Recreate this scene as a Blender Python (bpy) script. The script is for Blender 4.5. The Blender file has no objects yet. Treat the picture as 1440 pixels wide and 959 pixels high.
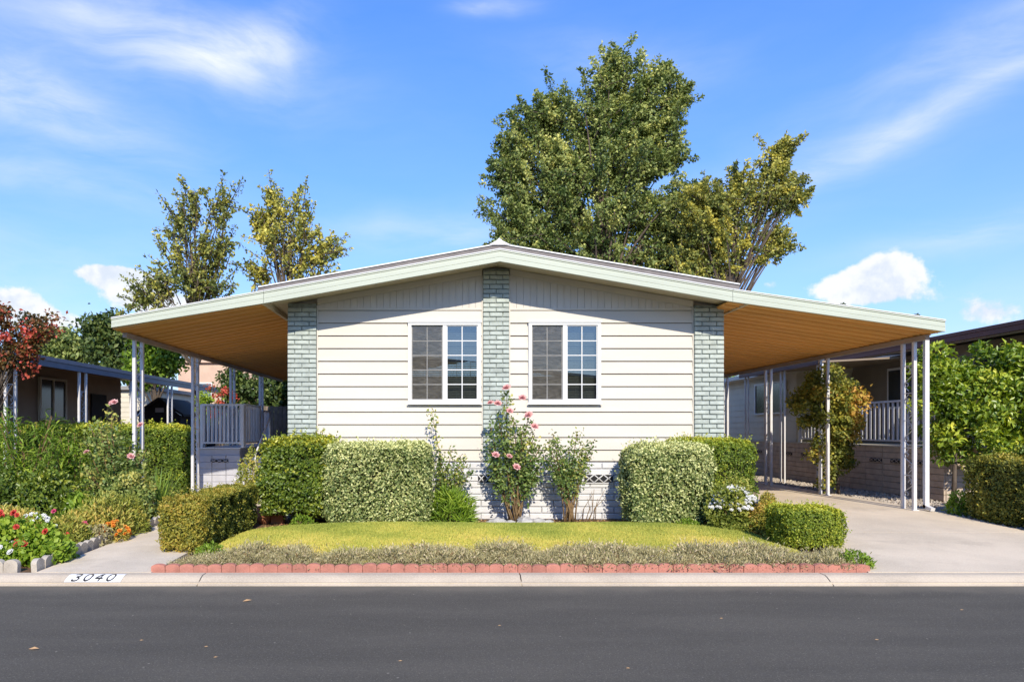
import bpy, math, random
import numpy as np
from mathutils import Vector

# ------------------------------------------------------------------ camera
S = bpy.context.scene
COL = S.collection
PI = math.pi
EYE = 1.5
FPX = 960.0
VX, VY = 630.0, 604.0
cam_d = bpy.data.cameras.new('camera')
cam = bpy.data.objects.new('camera', cam_d)
COL.objects.link(cam)
cam.location = (0, 0, EYE)
cam.rotation_euler = (PI / 2, 0, 0)
cam_d.sensor_width = 36
cam_d.sensor_fit = 'HORIZONTAL'
cam_d.lens = 24
cam_d.shift_x = (720 - VX) / 1440
cam_d.shift_y = (VY - 479.5) / 1440
cam_d.clip_end = 5000
S.camera = cam

# ------------------------------------------------------------------ light
SUN_EL = math.radians(34)
SUN_AZ = math.radians(-5)          # a little from the right, almost straight behind the camera
sl = bpy.data.lights.new('sun', 'SUN')
sl.energy = 4.2
sl.angle = math.radians(0.5)
sl.color = (1.0, 0.91, 0.76)
sun = bpy.data.objects.new('sun', sl)
COL.objects.link(sun)
sdir = Vector((math.sin(SUN_AZ) * math.cos(SUN_EL), math.cos(SUN_AZ) * math.cos(SUN_EL), -math.sin(SUN_EL)))
sun.rotation_euler = sdir.to_track_quat('-Z', 'Y').to_euler()

S.view_settings.view_transform = 'Standard'
S.view_settings.look = 'None'
S.view_settings.exposure = 0.45
S.view_settings.gamma = 1
S.view_settings.use_curve_mapping = False
S.cycles.use_denoising = True
S.cycles.max_bounces = 6
S.cycles.transparent_max_bounces = 6
S.cycles.caustics_reflective = False
S.cycles.caustics_refractive = False

W = bpy.data.worlds.new('World')
S.world = W
W.use_nodes = True


class NT:
    """tiny node helper"""
    def __init__(self, nt):
        self.nt = nt
        nt.nodes.clear()

    def n(self, typ, **kw):
        nd = self.nt.nodes.new(typ)
        for k, v in kw.items():
            setattr(nd, k, v)
        return nd

    def l(self, a, b):
        self.nt.links.new(a, b)

    def val(self, sock, v):
        if hasattr(v, 'is_output') or isinstance(v, bpy.types.NodeSocket):
            self.l(v, sock)
        else:
            sock.default_value = v

    def m(self, op, a, b=0.0, c=None, clamp=False):
        nd = self.n('ShaderNodeMath', operation=op, use_clamp=clamp)
        self.val(nd.inputs[0], a)
        self.val(nd.inputs[1], b)
        if c is not None:
            self.val(nd.inputs[2], c)
        return nd.outputs[0]

    def mix(self, fac, a, b, blend='MIX'):
        nd = self.n('ShaderNodeMix', data_type='RGBA', blend_type=blend)
        self.val(nd.inputs[0], fac)
        self.val(nd.inputs[6], a)
        self.val(nd.inputs[7], b)
        return nd.outputs[2]

    def smooth(self, v, lo, hi):
        nd = self.n('ShaderNodeMapRange', interpolation_type='SMOOTHSTEP')
        self.val(nd.inputs[0], v)
        nd.inputs[1].default_value = lo
        nd.inputs[2].default_value = hi
        return nd.outputs[0]

    def noise(self, vec, scale, detail=4, rough=0.55, dist=0.0):
        nd = self.n('ShaderNodeTexNoise')
        if vec is not None:
            self.l(vec, nd.inputs['Vector'])
        nd.inputs['Scale'].default_value = scale
        nd.inputs['Detail'].default_value = detail
        nd.inputs['Roughness'].default_value = rough
        nd.inputs['Distortion'].default_value = dist
        return nd.outputs['Fac']


def c4(c):
    return (c[0], c[1], c[2], 1.0)


def build_world():
    t = NT(W.node_tree)
    out = t.n('ShaderNodeOutputWorld')
    bg = t.n('ShaderNodeBackground')
    bg.inputs[1].default_value = 0.15
    sky = t.n('ShaderNodeTexSky', sky_type='NISHITA')
    sky.sun_disc = False
    sky.sun_elevation = SUN_EL
    sky.sun_rotation = PI + SUN_AZ
    sky.air_density = 1.0
    sky.dust_density = 0.1
    sky.ozone_density = 2.2
    hsv = t.n('ShaderNodeHueSaturation')
    hsv.inputs['Hue'].default_value = 0.513
    hsv.inputs['Saturation'].default_value = 1.38
    hsv.inputs['Value'].default_value = 1.5
    t.l(sky.outputs[0], hsv.inputs['Color'])
    tc = t.n('ShaderNodeTexCoord')
    sep = t.n('ShaderNodeSeparateXYZ')
    t.l(tc.outputs['Generated'], sep.inputs[0])
    az = t.m('ARCTAN2', sep.outputs[0], sep.outputs[1])
    el = t.m('ARCSINE', sep.outputs[2])
    cmb = t.n('ShaderNodeCombineXYZ')
    t.l(az, cmb.inputs[0])
    t.l(el, cmb.inputs[1])
    # domain warp
    wn = t.n('ShaderNodeTexNoise')
    t.l(cmb.outputs[0], wn.inputs['Vector'])
    wn.inputs['Scale'].default_value = 5
    wn.inputs['Detail'].default_value = 3
    wsub = t.n('ShaderNodeVectorMath', operation='SUBTRACT')
    t.l(wn.outputs['Color'], wsub.inputs[0])
    wsub.inputs[1].default_value = (0.5, 0.5, 0.5)
    wsc = t.n('ShaderNodeVectorMath', operation='SCALE')
    t.l(wsub.outputs[0], wsc.inputs[0])
    wsc.inputs['Scale'].default_value = 0.06
    wadd = t.n('ShaderNodeVectorMath', operation='ADD')
    t.l(cmb.outputs[0], wadd.inputs[0])
    t.l(wsc.outputs[0], wadd.inputs[1])
    ws = t.n('ShaderNodeSeparateXYZ')
    t.l(wadd.outputs[0], ws.inputs[0])
    waz, wel = ws.outputs[0], ws.outputs[1]

    def dirpx(px, py):
        d = Vector(((px - VX) / FPX, 1, (VY - py) / FPX)).normalized()
        return math.atan2(d.x, d.y), math.asin(d.z)

    def ellipse(px, py, rx, ry, ang, amp, a=waz, e=wel, soft=1.0):
        a0, e0 = dirpx(px, py)
        ca, sa = math.cos(ang), math.sin(ang)
        dx = t.m('SUBTRACT', a, a0)
        dy = t.m('SUBTRACT', e, e0)
        u = t.m('MULTIPLY_ADD', dx, ca / rx, t.m('MULTIPLY', dy, sa / rx))
        v = t.m('MULTIPLY_ADD', dx, -sa / ry, t.m('MULTIPLY', dy, ca / ry))
        r2 = t.m('MULTIPLY_ADD', u, u, t.m('MULTIPLY', v, v))
        g = t.m('EXPONENT', t.m('MULTIPLY', r2, -soft))
        return t.m('MULTIPLY', g, amp)

    # cirrus: streaky noise, thicker in some directions
    rot = t.n('ShaderNodeMapping', vector_type='POINT')
    t.l(wadd.outputs[0], rot.inputs[0])
    rot.inputs['Rotation'].default_value = (0, 0, math.radians(6))
    rot.inputs['Scale'].default_value = (1.0, 3.2, 1)
    fib = t.noise(rot.outputs[0], 4.2, 7, 0.62, 0.5)
    rot2 = t.n('ShaderNodeMapping', vector_type='POINT')
    t.l(wadd.outputs[0], rot2.inputs[0])
    rot2.inputs['Rotation'].default_value = (0, 0, math.radians(-14))
    rot2.inputs['Scale'].default_value = (1.0, 4.5, 1)
    fib2 = t.noise(rot2.outputs[0], 5.5, 6, 0.6, 0.2)
    streak = t.m('MULTIPLY_ADD', fib2, 0.4, t.m('MULTIPLY', fib, 0.6))
    masks = [
        (150, 20, 0.24, 0.045, math.radians(-10), 0.62),
        (330, 68, 0.10, 0.030, math.radians(8), 0.75),
        (400, 40, 0.07, 0.03, math.radians(25), 0.3),
        (20, 120, 0.17, 0.05, math.radians(-14), 0.75),
        (60, 255, 0.15, 0.02, math.radians(-4), 0.4),
        (690, 0, 0.06, 0.012, 0, 0.5),
        (880, 85, 0.12, 0.03, math.radians(-8), 0.33),
        (1310, 165, 0.22, 0.018, math.radians(17), 0.6),
        (1390, 60, 0.12, 0.03, math.radians(12), 0.4),
        (1390, 330, 0.12, 0.018, math.radians(3), 0.55),
        (600, 325, 0.16, 0.03, 0, 0.42),
        (1080, 250, 0.2, 0.05, math.radians(10), 0.22),
        (-900, 150, 0.6, 0.08, math.radians(-6), 0.5),
        (2600, 250, 0.5, 0.07, math.radians(8), 0.45),
    ]
    tot = None
    for mk in masks:
        g = ellipse(*mk)
        tot = g if tot is None else t.m('ADD', tot, g)
    tot = t.m('ADD', tot, 0.03)
    ci = t.m('MULTIPLY', tot, t.smooth(streak, 0.22, 0.80))
    ci = t.m('MULTIPLY', ci, 1.3, clamp=True)
    # cumulus: puffy noise near the horizon
    puff = t.noise(cmb.outputs[0], 17, 8, 0.58, 0.3)
    puff2 = t.noise(cmb.outputs[0], 48, 5, 0.6, 0.0)
    blobs = [
        (1235, 390, 0.055, 0.020, 0, 0.95), (1250, 370, 0.03, 0.026, 0, 0.5), (1200, 408, 0.045, 0.016, 0, 0.55),
        (1085, 402, 0.03, 0.016, 0, 0.6), (1390, 440, 0.05, 0.018, 0, 0.7), (1290, 420, 0.12, 0.016, 0, 0.5),
        (150, 385, 0.045, 0.013, 0, 0.8), (185, 408, 0.06, 0.03, 0, 0.75), (20, 425, 0.04, 0.025, 0, 0.85),
        (70, 450, 0.06, 0.018, 0, 0.6), (250, 430, 0.07, 0.02, 0, 0.5),
        (-700, 420, 0.3, 0.03, 0, 0.7), (2200, 430, 0.3, 0.03, 0, 0.7),
    ]
    cu = None
    for b in blobs:
        g = ellipse(b[0], b[1], b[2], b[3], b[4], b[5], az, el)
        cu = g if cu is None else t.m('ADD', cu, g)
    cu = t.m('MINIMUM', cu, 1.1)
    pn = t.m('MULTIPLY_ADD', puff2, 0.35, t.m('MULTIPLY', puff, 0.75))
    body = t.m('ADD', t.m('MULTIPLY', cu, 0.75), t.m('SUBTRACT', pn, 0.62))
    cu_a = t.smooth(body, 0.27, 0.44)
    cu_a = t.m('MULTIPLY', cu_a, 0.95)
    # low haze, brighter towards the horizon
    hz = t.m('EXPONENT', t.m('MULTIPLY', t.m('MAXIMUM', el, 0.0), -2.4))
    c0 = t.mix(t.m('MULTIPLY', hz, 0.85), hsv.outputs[0], (1.65, 2.35, 4.6, 1))
    c1 = t.mix(ci, c0, (4.4, 4.75, 5.15, 1))
    c2 = t.mix(cu_a, c1, t.mix(t.smooth(pn, 0.42, 0.62), (3.8, 4.15, 4.7, 1), (5.0, 5.05, 5.1, 1)))  # grey-blue cloud shade painted in from the puff noise
    t.l(c2, bg.inputs[0])
    t.l(bg.outputs[0], out.inputs[0])


build_world()

# ------------------------------------------------------------------ helpers
RNG = np.random.default_rng(7)
random.seed(7)


def at(px, py, D):
    return Vector(((px - VX) / FPX * D, D, EYE - (py - VY) / FPX * D))


def wloc(o):
    v = Vector((0, 0, 0))
    while o is not None:
        v = v + o.location
        o = o.parent
    return v


def tag(o, label=None, cat=None, group=None, kind=None):
    if label:
        o['label'] = label
    if cat:
        o['category'] = cat
    if group:
        o['group'] = group
    if kind:
        o['kind'] = kind
    return o


def thing(name, label, cat, loc=(0, 0, 0), group=None):
    o = bpy.data.objects.new(name, None)
    o.empty_display_size = 0.2
    COL.objects.link(o)
    o.location = loc
    return tag(o, label, cat, group)


def link(name, me, mat, parent=None, loc=None):
    """loc: world position of the mesh origin; without it mesh verts are world coords"""
    o = bpy.data.objects.new(name, me)
    COL.objects.link(o)
    if mat is not None and len(me.materials) == 0:
        me.materials.append(mat)
    if parent is not None:
        o.parent = parent
    base = wloc(parent) if parent is not None else Vector((0, 0, 0))
    if loc is not None:
        o.location = Vector(loc) - base
    else:
        o.location = -base
    return o


class MB:
    def __init__(self):
        self.v = []
        self.f = []
        self.sm = []

    def add(self, verts, faces, smooth=False):
        b = len(self.v)
        self.v += [tuple(p) for p in verts]
        for f in faces:
            self.f.append([b + i for i in f])
            self.sm.append(smooth)
        return self

    def box(self, x0, x1, y0, y1, z0, z1):
        vs = [(x0, y0, z0), (x1, y0, z0), (x1, y1, z0), (x0, y1, z0), (x0, y0, z1), (x1, y0, z1), (x1, y1, z1), (x0, y1, z1)]
        return self.add(vs, [(0, 3, 2, 1), (4, 5, 6, 7), (0, 1, 5, 4), (1, 2, 6, 5), (2, 3, 7, 6), (3, 0, 4, 7)])

    def hexa(self, vs):
        return self.add(vs, [(0, 3, 2, 1), (4, 5, 6, 7), (0, 1, 5, 4), (1, 2, 6, 5), (2, 3, 7, 6), (3, 0, 4, 7)])

    def prism(self, ring_a, ring_b):
        n = len(ring_a)
        fs = [list(range(n))[::-1], [n + i for i in range(n)]]
        for i in range(n):
            j = (i + 1) % n
            fs.append((i, j, n + j, n + i))
        return self.add(list(ring_a) + list(ring_b), fs)

    def tube(self, pts, radii, seg=6, cap=True, smooth=True):
        pts = [Vector(p) for p in pts]
        if not hasattr(radii, '__len__'):
            radii = [radii] * len(pts)
        rings = []
        prev = None
        for i, p in enumerate(pts):
            d = (pts[min(i + 1, len(pts) - 1)] - pts[max(i - 1, 0)])
            if d.length < 1e-9:
                d = Vector((0, 0, 1))
            d.normalize()
            ref = prev if prev is not None else (Vector((0, 1, 0)) if abs(d.y) < 0.9 else Vector((1, 0, 0)))
            a = (ref - d * ref.dot(d))
            if a.length < 1e-6:
                a = d.orthogonal()
            a.normalize()
            prev = a
            b = d.cross(a)
            rings.append([p + (a * math.cos(2 * PI * k / seg) + b * math.sin(2 * PI * k / seg)) * radii[i] for k in range(seg)])
        vs = [q for r in rings for q in r]
        fs = []
        for i in range(len(rings) - 1):
            for k in range(seg):
                k2 = (k + 1) % seg
                fs.append((i * seg + k, i * seg + k2, (i + 1) * seg + k2, (i + 1) * seg + k))
        if cap:
            fs.append(list(range(seg))[::-1])
            fs.append([(len(rings) - 1) * seg + k for k in range(seg)])
        return self.add(vs, fs, smooth)

    def lathe(self, c, prof, seg=16, smooth=True):
        c = Vector(c)
        vs, fs = [], []
        for r, z in prof:
            for k in range(seg):
                vs.append(c + Vector((r * math.cos(2 * PI * k / seg), r * math.sin(2 * PI * k / seg), z)))
        for i in range(len(prof) - 1):
            for k in range(seg):
                k2 = (k + 1) % seg
                fs.append((i * seg + k, i * seg + k2, (i + 1) * seg + k2, (i + 1) * seg + k))
        return self.add(vs, fs, smooth)

    def mesh(self, name):
        me = bpy.data.meshes.new(name)
        me.from_pydata(self.v, [], self.f)
        me.polygons.foreach_set('use_smooth', self.sm)
        me.update()
        return me

    def build(self, name, mat, parent=None, loc=None):
        return link(name, self.mesh(name), mat, parent, loc)


def box(name, mat, parent, x0, x1, y0, y1, z0, z1):
    return MB().box(x0, x1, y0, y1, z0, z1).build(name, mat, parent)


def chamfer_box_mesh(name, sx, sy, sz, b, jit=0.0, seed=0):
    """box centred on the origin, front (-y) edges chamfered, a little uneven"""
    r = random.Random(seed)
    j = lambda: r.uniform(-jit, jit)
    x, y, z = sx / 2, sy / 2, sz / 2
    vs = [(-x, y, -z), (x, y, -z), (x, y, z), (-x, y, z),
          (-x, -y + b, -z), (x, -y + b, -z), (x, -y + b, z), (-x, -y + b, z),
          (-x + b, -y + j(), -z + b), (x - b, -y + j(), -z + b), (x - b, -y + j(), z - b), (-x + b, -y + j(), z - b)]
    fs = [(0, 1, 2, 3), (8, 9, 10, 11)[::1]]
    fs = [(3, 2, 1, 0), (8, 9, 10, 11)]
    for k in range(4):
        k2 = (k + 1) % 4
        fs.append((k, k2, 4 + k2, 4 + k))
        fs.append((4 + k, 4 + k2, 8 + k2, 8 + k))
    me = bpy.data.meshes.new(name)
    me.from_pydata(vs, [], fs)
    me.update()
    return me


# ------------------------------------------------------------------ materials
def mat_surface(name, col, rough=0.7, var=0.12, scale=3.0, bump=0.0, bscale=60.0, fine=0.0, spec=0.3, col2=None, stretch=None, metallic=0.0, island=0.0, stain=0.0):
    m = bpy.data.materials.new(name)
    m.use_nodes = True
    t = NT(m.node_tree)
    out = t.n('ShaderNodeOutputMaterial')
    p = t.n('ShaderNodeBsdfPrincipled')
    t.l(p.outputs[0], out.inputs[0])
    tc = t.n('ShaderNodeTexCoord')
    geo = t.n('ShaderNodeNewGeometry')
    pos = geo.outputs['Position']
    if stretch:
        mp = t.n('ShaderNodeMapping')
        t.l(pos, mp.inputs[0])
        mp.inputs['Scale'].default_value = stretch
        pos = mp.outputs[0]
    n1 = t.noise(pos, scale, 5, 0.6)
    d = tuple(max(0, c * (1 - var * 2.2)) for c in col) if col2 is None else col2
    f = t.smooth(n1, 0.32, 0.68)
    c = t.mix(f, c4(d), c4(col))
    if fine > 0:
        n2 = t.noise(pos, bscale * 1.7, 2, 0.6)
        c = t.mix(t.m('MULTIPLY', t.smooth(n2, 0.35, 0.75), fine), c, c4(tuple(min(1, q * 1.9 + 0.02) for q in col)))
        n3 = t.noise(pos, bscale * 2.6, 2, 0.6)
        c = t.mix(t.m('MULTIPLY', t.smooth(n3, 0.55, 0.8), fine), c, c4(tuple(q * 0.35 for q in col)))
    if stain > 0:
        ns = t.noise(pos, 1.1, 6, 0.7, 0.6)
        c = t.mix(t.m('MULTIPLY', t.smooth(ns, 0.54, 0.72), stain), c, c4(tuple(q * 0.5 for q in col)))
    if island > 0:
        oi = t.n('ShaderNodeObjectInfo')
        hv = t.n('ShaderNodeHueSaturation')
        t.l(c, hv.inputs['Color'])
        t.l(t.m('MULTIPLY_ADD', oi.outputs['Random'], island, 1 - island / 2), hv.inputs['Value'])
        c = hv.outputs[0]
    t.l(c, p.inputs['Base Color'])
    p.inputs['Roughness'].default_value = rough
    p.inputs['Specular IOR Level'].default_value = spec
    p.inputs['Metallic'].default_value = metallic
    if bump > 0:
        bn = t.n('ShaderNodeBump')
        bn.inputs['Strength'].default_value = bump
        bn.inputs['Distance'].default_value = 0.01
        t.l(t.noise(pos, bscale, 4, 0.65), bn.inputs['Height'])
        t.l(bn.outputs[0], p.inputs['Normal'])
    return m


def mat_leaf(name, stops, rough=0.5, trans=0.25, spec=0.35, rnd=0.45, gain=1.55):
    """stops: list of (pos, colour); position = tint attribute + random per leaf"""
    m = bpy.data.materials.new(name)
    m.use_nodes = True
    t = NT(m.node_tree)
    out = t.n('ShaderNodeOutputMaterial')
    p = t.n('ShaderNodeBsdfPrincipled')
    at_ = t.n('ShaderNodeAttribute', attribute_name='tint')
    geo = t.n('ShaderNodeNewGeometry')
    r = t.m('SUBTRACT', geo.outputs['Random Per Island'], 0.5)
    f = t.m('MULTIPLY_ADD', r, rnd, at_.outputs['Fac'], clamp=True)
    ramp = t.n('ShaderNodeValToRGB')
    el = ramp.color_ramp.elements
    while len(el) < len(stops):
        el.new(0.5)
    for e, (q, c) in zip(el, stops):
        e.position = q
        e.color = c4(tuple(min(.8, q * gain) for q in c))
    t.l(f, ramp.inputs[0])
    t.l(ramp.outputs[0], p.inputs['Base Color'])
    p.inputs['Roughness'].default_value = rough
    p.inputs['Specular IOR Level'].default_value = spec
    tr = t.n('ShaderNodeBsdfTranslucent')
    hv = t.n('ShaderNodeHueSaturation')
    hv.inputs['Value'].default_value = 1.25
    hv.inputs['Saturation'].default_value = 1.1
    t.l(ramp.outputs[0], hv.inputs['Color'])
    t.l(hv.outputs[0], tr.inputs[0])
    ms = t.n('ShaderNodeMixShader')
    ms.inputs[0].default_value = trans
    t.l(p.outputs[0], ms.inputs[1])
    t.l(tr.outputs[0], ms.inputs[2])
    t.l(ms.outputs[0], out.inputs[0])
    return m


def mat_plain(name, col, rough=0.6, spec=0.3, metallic=0.0):
    m = bpy.data.materials.new(name)
    m.use_nodes = True
    p = m.node_tree.nodes['Principled BSDF']
    p.inputs['Base Color'].default_value = c4(col)
    p.inputs['Roughness'].default_value = rough
    p.inputs['Specular IOR Level'].default_value = spec
    p.inputs['Metallic'].default_value = metallic
    return m


def mat_glass(name):
    m = bpy.data.materials.new(name)
    m.use_nodes = True
    t = NT(m.node_tree)
    out = t.n('ShaderNodeOutputMaterial')
    tr = t.n('ShaderNodeBsdfTransparent')
    tr.inputs[0].default_value = (0.62, 0.66, 0.66, 1)
    gl = t.n('ShaderNodeBsdfGlossy')
    gl.inputs['Roughness'].default_value = 0.01
    gl.inputs[0].default_value = (0.9, 0.95, 1, 1)
    fr = t.n('ShaderNodeFresnel')
    fr.inputs[0].default_value = 1.52
    ms = t.n('ShaderNodeMixShader')
    # double glazing reflects from four surfaces
    t.l(t.m('MULTIPLY_ADD', fr.outputs[0], 1.9, 0.07, clamp=True), ms.inputs[0])
    t.l(tr.outputs[0], ms.inputs[1])
    t.l(gl.outputs[0], ms.inputs[2])
    t.l(ms.outputs[0], out.inputs[0])
    return m


def mat_screen(name):
    m = bpy.data.materials.new(name)
    m.use_nodes = True
    t = NT(m.node_tree)
    out = t.n('ShaderNodeOutputMaterial')
    tr = t.n('ShaderNodeBsdfTransparent')
    p = t.n('ShaderNodeBsdfPrincipled')
    p.inputs['Roughness'].default_value = 0.75
    geo = t.n('ShaderNodeNewGeometry')
    mp = t.n('ShaderNodeMapping')
    t.l(geo.outputs['Position'], mp.inputs[0])
    mp.inputs['Scale'].default_value = (1.6, 1, 6)
    n = t.noise(mp.outputs[0], 4, 6, 0.65, 1.2)
    t.l(t.mix(t.smooth(n, 0.38, 0.66), (0.075, 0.068, 0.058, 1), (0.17, 0.155, 0.13, 1)), p.inputs['Base Color'])
    ms = t.n('ShaderNodeMixShader')
    ms.inputs[0].default_value = 0.5
    t.l(tr.outputs[0], ms.inputs[1])
    t.l(p.outputs[0], ms.inputs[2])
    t.l(ms.outputs[0], out.inputs[0])
    return m


M = {}
M['siding'] = mat_surface('siding paint', (0.60, 0.55, 0.475), 0.55, 0.03, 1.3, 0.04, 40, stretch=(0.5, 1, 3), island=0.03)
M['trim'] = mat_surface('trim paint', (0.62, 0.58, 0.51), 0.5, 0.03, 2)
M['gable'] = mat_surface('gable board paint', (0.60, 0.56, 0.50), 0.55, 0.03, 2, stretch=(3, 1, 0.4))
M['brick'] = mat_surface('painted brick', (0.47, 0.52, 0.475), 0.75, 0.09, 9, 0.5, 70, island=0.12)
M['mortar'] = mat_surface('mortar', (0.29, 0.33, 0.30), 0.9, 0.15, 14, 0.3, 80)
M['skirt'] = mat_surface('white painted block', (0.64, 0.64, 0.645), 0.7, 0.04, 7, 0.3, 60, island=0.05)
M['skirt_dark'] = mat_surface('block joint', (0.5, 0.5, 0.51), 0.9, 0.1, 9)
M['fascia'] = mat_surface('pale green fascia', (0.47, 0.505, 0.415), 0.45, 0.03, 2, stretch=(0.6, 1, 4))
M['white'] = mat_surface('white vinyl', (0.68, 0.68, 0.67), 0.35, 0.02, 2)
M['white_metal'] = mat_surface('white painted iron', (0.66, 0.65, 0.65), 0.4, 0.05, 5)
M['soffit'] = mat_surface('cream soffit', (0.60, 0.52, 0.37), 0.6, 0.05, 2)
M['roofgrey'] = mat_surface('grey roof coating', (0.21, 0.19, 0.185), 0.8, 0.1, 6, 0.2, 60)
M['roofwhite'] = mat_surface('white roof edge', (0.72, 0.72, 0.72), 0.5, 0.03, 4)
M['pan'] = mat_surface('brown awning pan', (0.80, 0.43, 0.125), 0.45, 0.05, 2, stretch=(0.3, 3, 1), island=0.06)
M['dark'] = mat_plain('dark interior', (0.02, 0.02, 0.022), 0.9)
M['blind'] = mat_surface('blind slat', (0.5, 0.47, 0.41), 0.6, 0.04, 3)
M['glass'] = mat_glass('window glass')
M['dark_glass'] = mat_plain('dark window glass', (0.03, 0.034, 0.036), 0.12, 0.5)
M['screen'] = mat_screen('insect screen')
M['concrete'] = mat_surface('driveway concrete', (0.68, 0.555, 0.405), 0.85, 0.10, 0.7, 0.15, 45, 0.22, stain=0.35)
M['walk'] = mat_surface('walk concrete', (0.68, 0.565, 0.42), 0.85, 0.09, 1.3, 0.15, 50, 0.22, stain=0.35)
M['kerb'] = mat_surface('kerb concrete', (0.52, 0.435, 0.325), 0.85, 0.10, 1.8, 0.2, 50, 0.22, stain=0.35, stretch=(0.7, 1, 3))
M['soil'] = mat_surface('bark soil', (0.20, 0.115, 0.06), 0.95, 0.25, 5, 0.8, 45, 0.3)
M['ground'] = mat_surface('dry ground', (0.24, 0.20, 0.13), 0.95, 0.2, 0.6, 0.3, 20)
M['lawnsoil'] = mat_surface('lawn thatch', (0.26, 0.24, 0.06), 0.95, 0.12, 3, 0.5, 60, 0.2)
M['red_edge'] = mat_surface('red concrete edging', (0.47, 0.20, 0.15), 0.85, 0.12, 6, 0.4, 60, 0.12, island=0.15)
M['grey_edge'] = mat_surface('grey concrete edging', (0.46, 0.41, 0.34), 0.88, 0.12, 8, 0.4, 60, 0.15, island=0.14)
M['terracotta'] = mat_surface('terracotta', (0.52, 0.22, 0.11), 0.75, 0.1, 8)
M['stone'] = mat_surface('field stone', (0.45, 0.43, 0.39), 0.85, 0.15, 8, 0.5, 40, 0.15, island=0.3)
M['gravel'] = mat_surface('gravel stone', (0.48, 0.42, 0.35), 0.9, 0.2, 9, 0.0, 40)
M['bark'] = mat_surface('bark', (0.13, 0.10, 0.075), 0.9, 0.25, 8, 0.8, 40, stretch=(1, 1, 0.3))
M['cane'] = mat_surface('rose cane', (0.25, 0.16, 0.075), 0.8, 0.2, 9)
M['hedge_core'] = mat_surface('dark hedge core', (0.045, 0.045, 0.018), 0.95, 0.3, 10, 0.6, 30)
M['tan_block'] = mat_surface('tan skirting block', (0.56, 0.46, 0.365), 0.85, 0.1, 5, 0.3, 50, island=0.08)
M['tan_joint'] = mat_surface('tan joint', (0.26, 0.21, 0.17), 0.9, 0.1, 5)
M['grey_block'] = mat_surface('grey painted block', (0.46, 0.46, 0.50), 0.8, 0.05, 5, 0.2, 50, island=0.05)
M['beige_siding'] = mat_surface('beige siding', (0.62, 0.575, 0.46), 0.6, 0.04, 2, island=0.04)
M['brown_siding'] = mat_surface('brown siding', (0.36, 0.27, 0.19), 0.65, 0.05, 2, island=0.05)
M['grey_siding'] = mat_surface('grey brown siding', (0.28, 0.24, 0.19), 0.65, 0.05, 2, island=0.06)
M['maroon'] = mat_surface('maroon metal', (0.115, 0.035, 0.03), 0.45, 0.1, 3)
M['under_awning'] = mat_surface('tan awning underside', (0.26, 0.20, 0.14), 0.6, 0.05, 3)
M['navy'] = mat_surface('slate blue fascia', (0.115, 0.13, 0.19), 0.4, 0.06, 3)
M['pink'] = mat_surface('salmon stucco', (0.62, 0.44, 0.33), 0.85, 0.05, 1.5, 0.2, 40)
M['shed_dark'] = mat_surface('dark shed roof', (0.035, 0.035, 0.04), 0.8, 0.1, 5)
M['shed_tan'] = mat_surface('tan shed wall', (0.40, 0.35, 0.22), 0.8, 0.06, 3)
M['fence'] = mat_surface('brown fence board', (0.20, 0.16, 0.12), 0.85, 0.15, 4, 0.3, 30, island=0.2)
M['grey_roof'] = mat_surface('far roof', (0.30, 0.29, 0.28), 0.8, 0.06, 3)
M['beam'] = mat_surface('tan beam', (0.36, 0.30, 0.25), 0.5, 0.05, 3)
M['ink'] = mat_surface('black stencil paint', (0.035, 0.035, 0.035), 0.8, 0.2, 30)
M['plate'] = mat_surface('white kerb paint', (0.80, 0.79, 0.76), 0.75, 0.07, 14, 0.2, 60)


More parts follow.
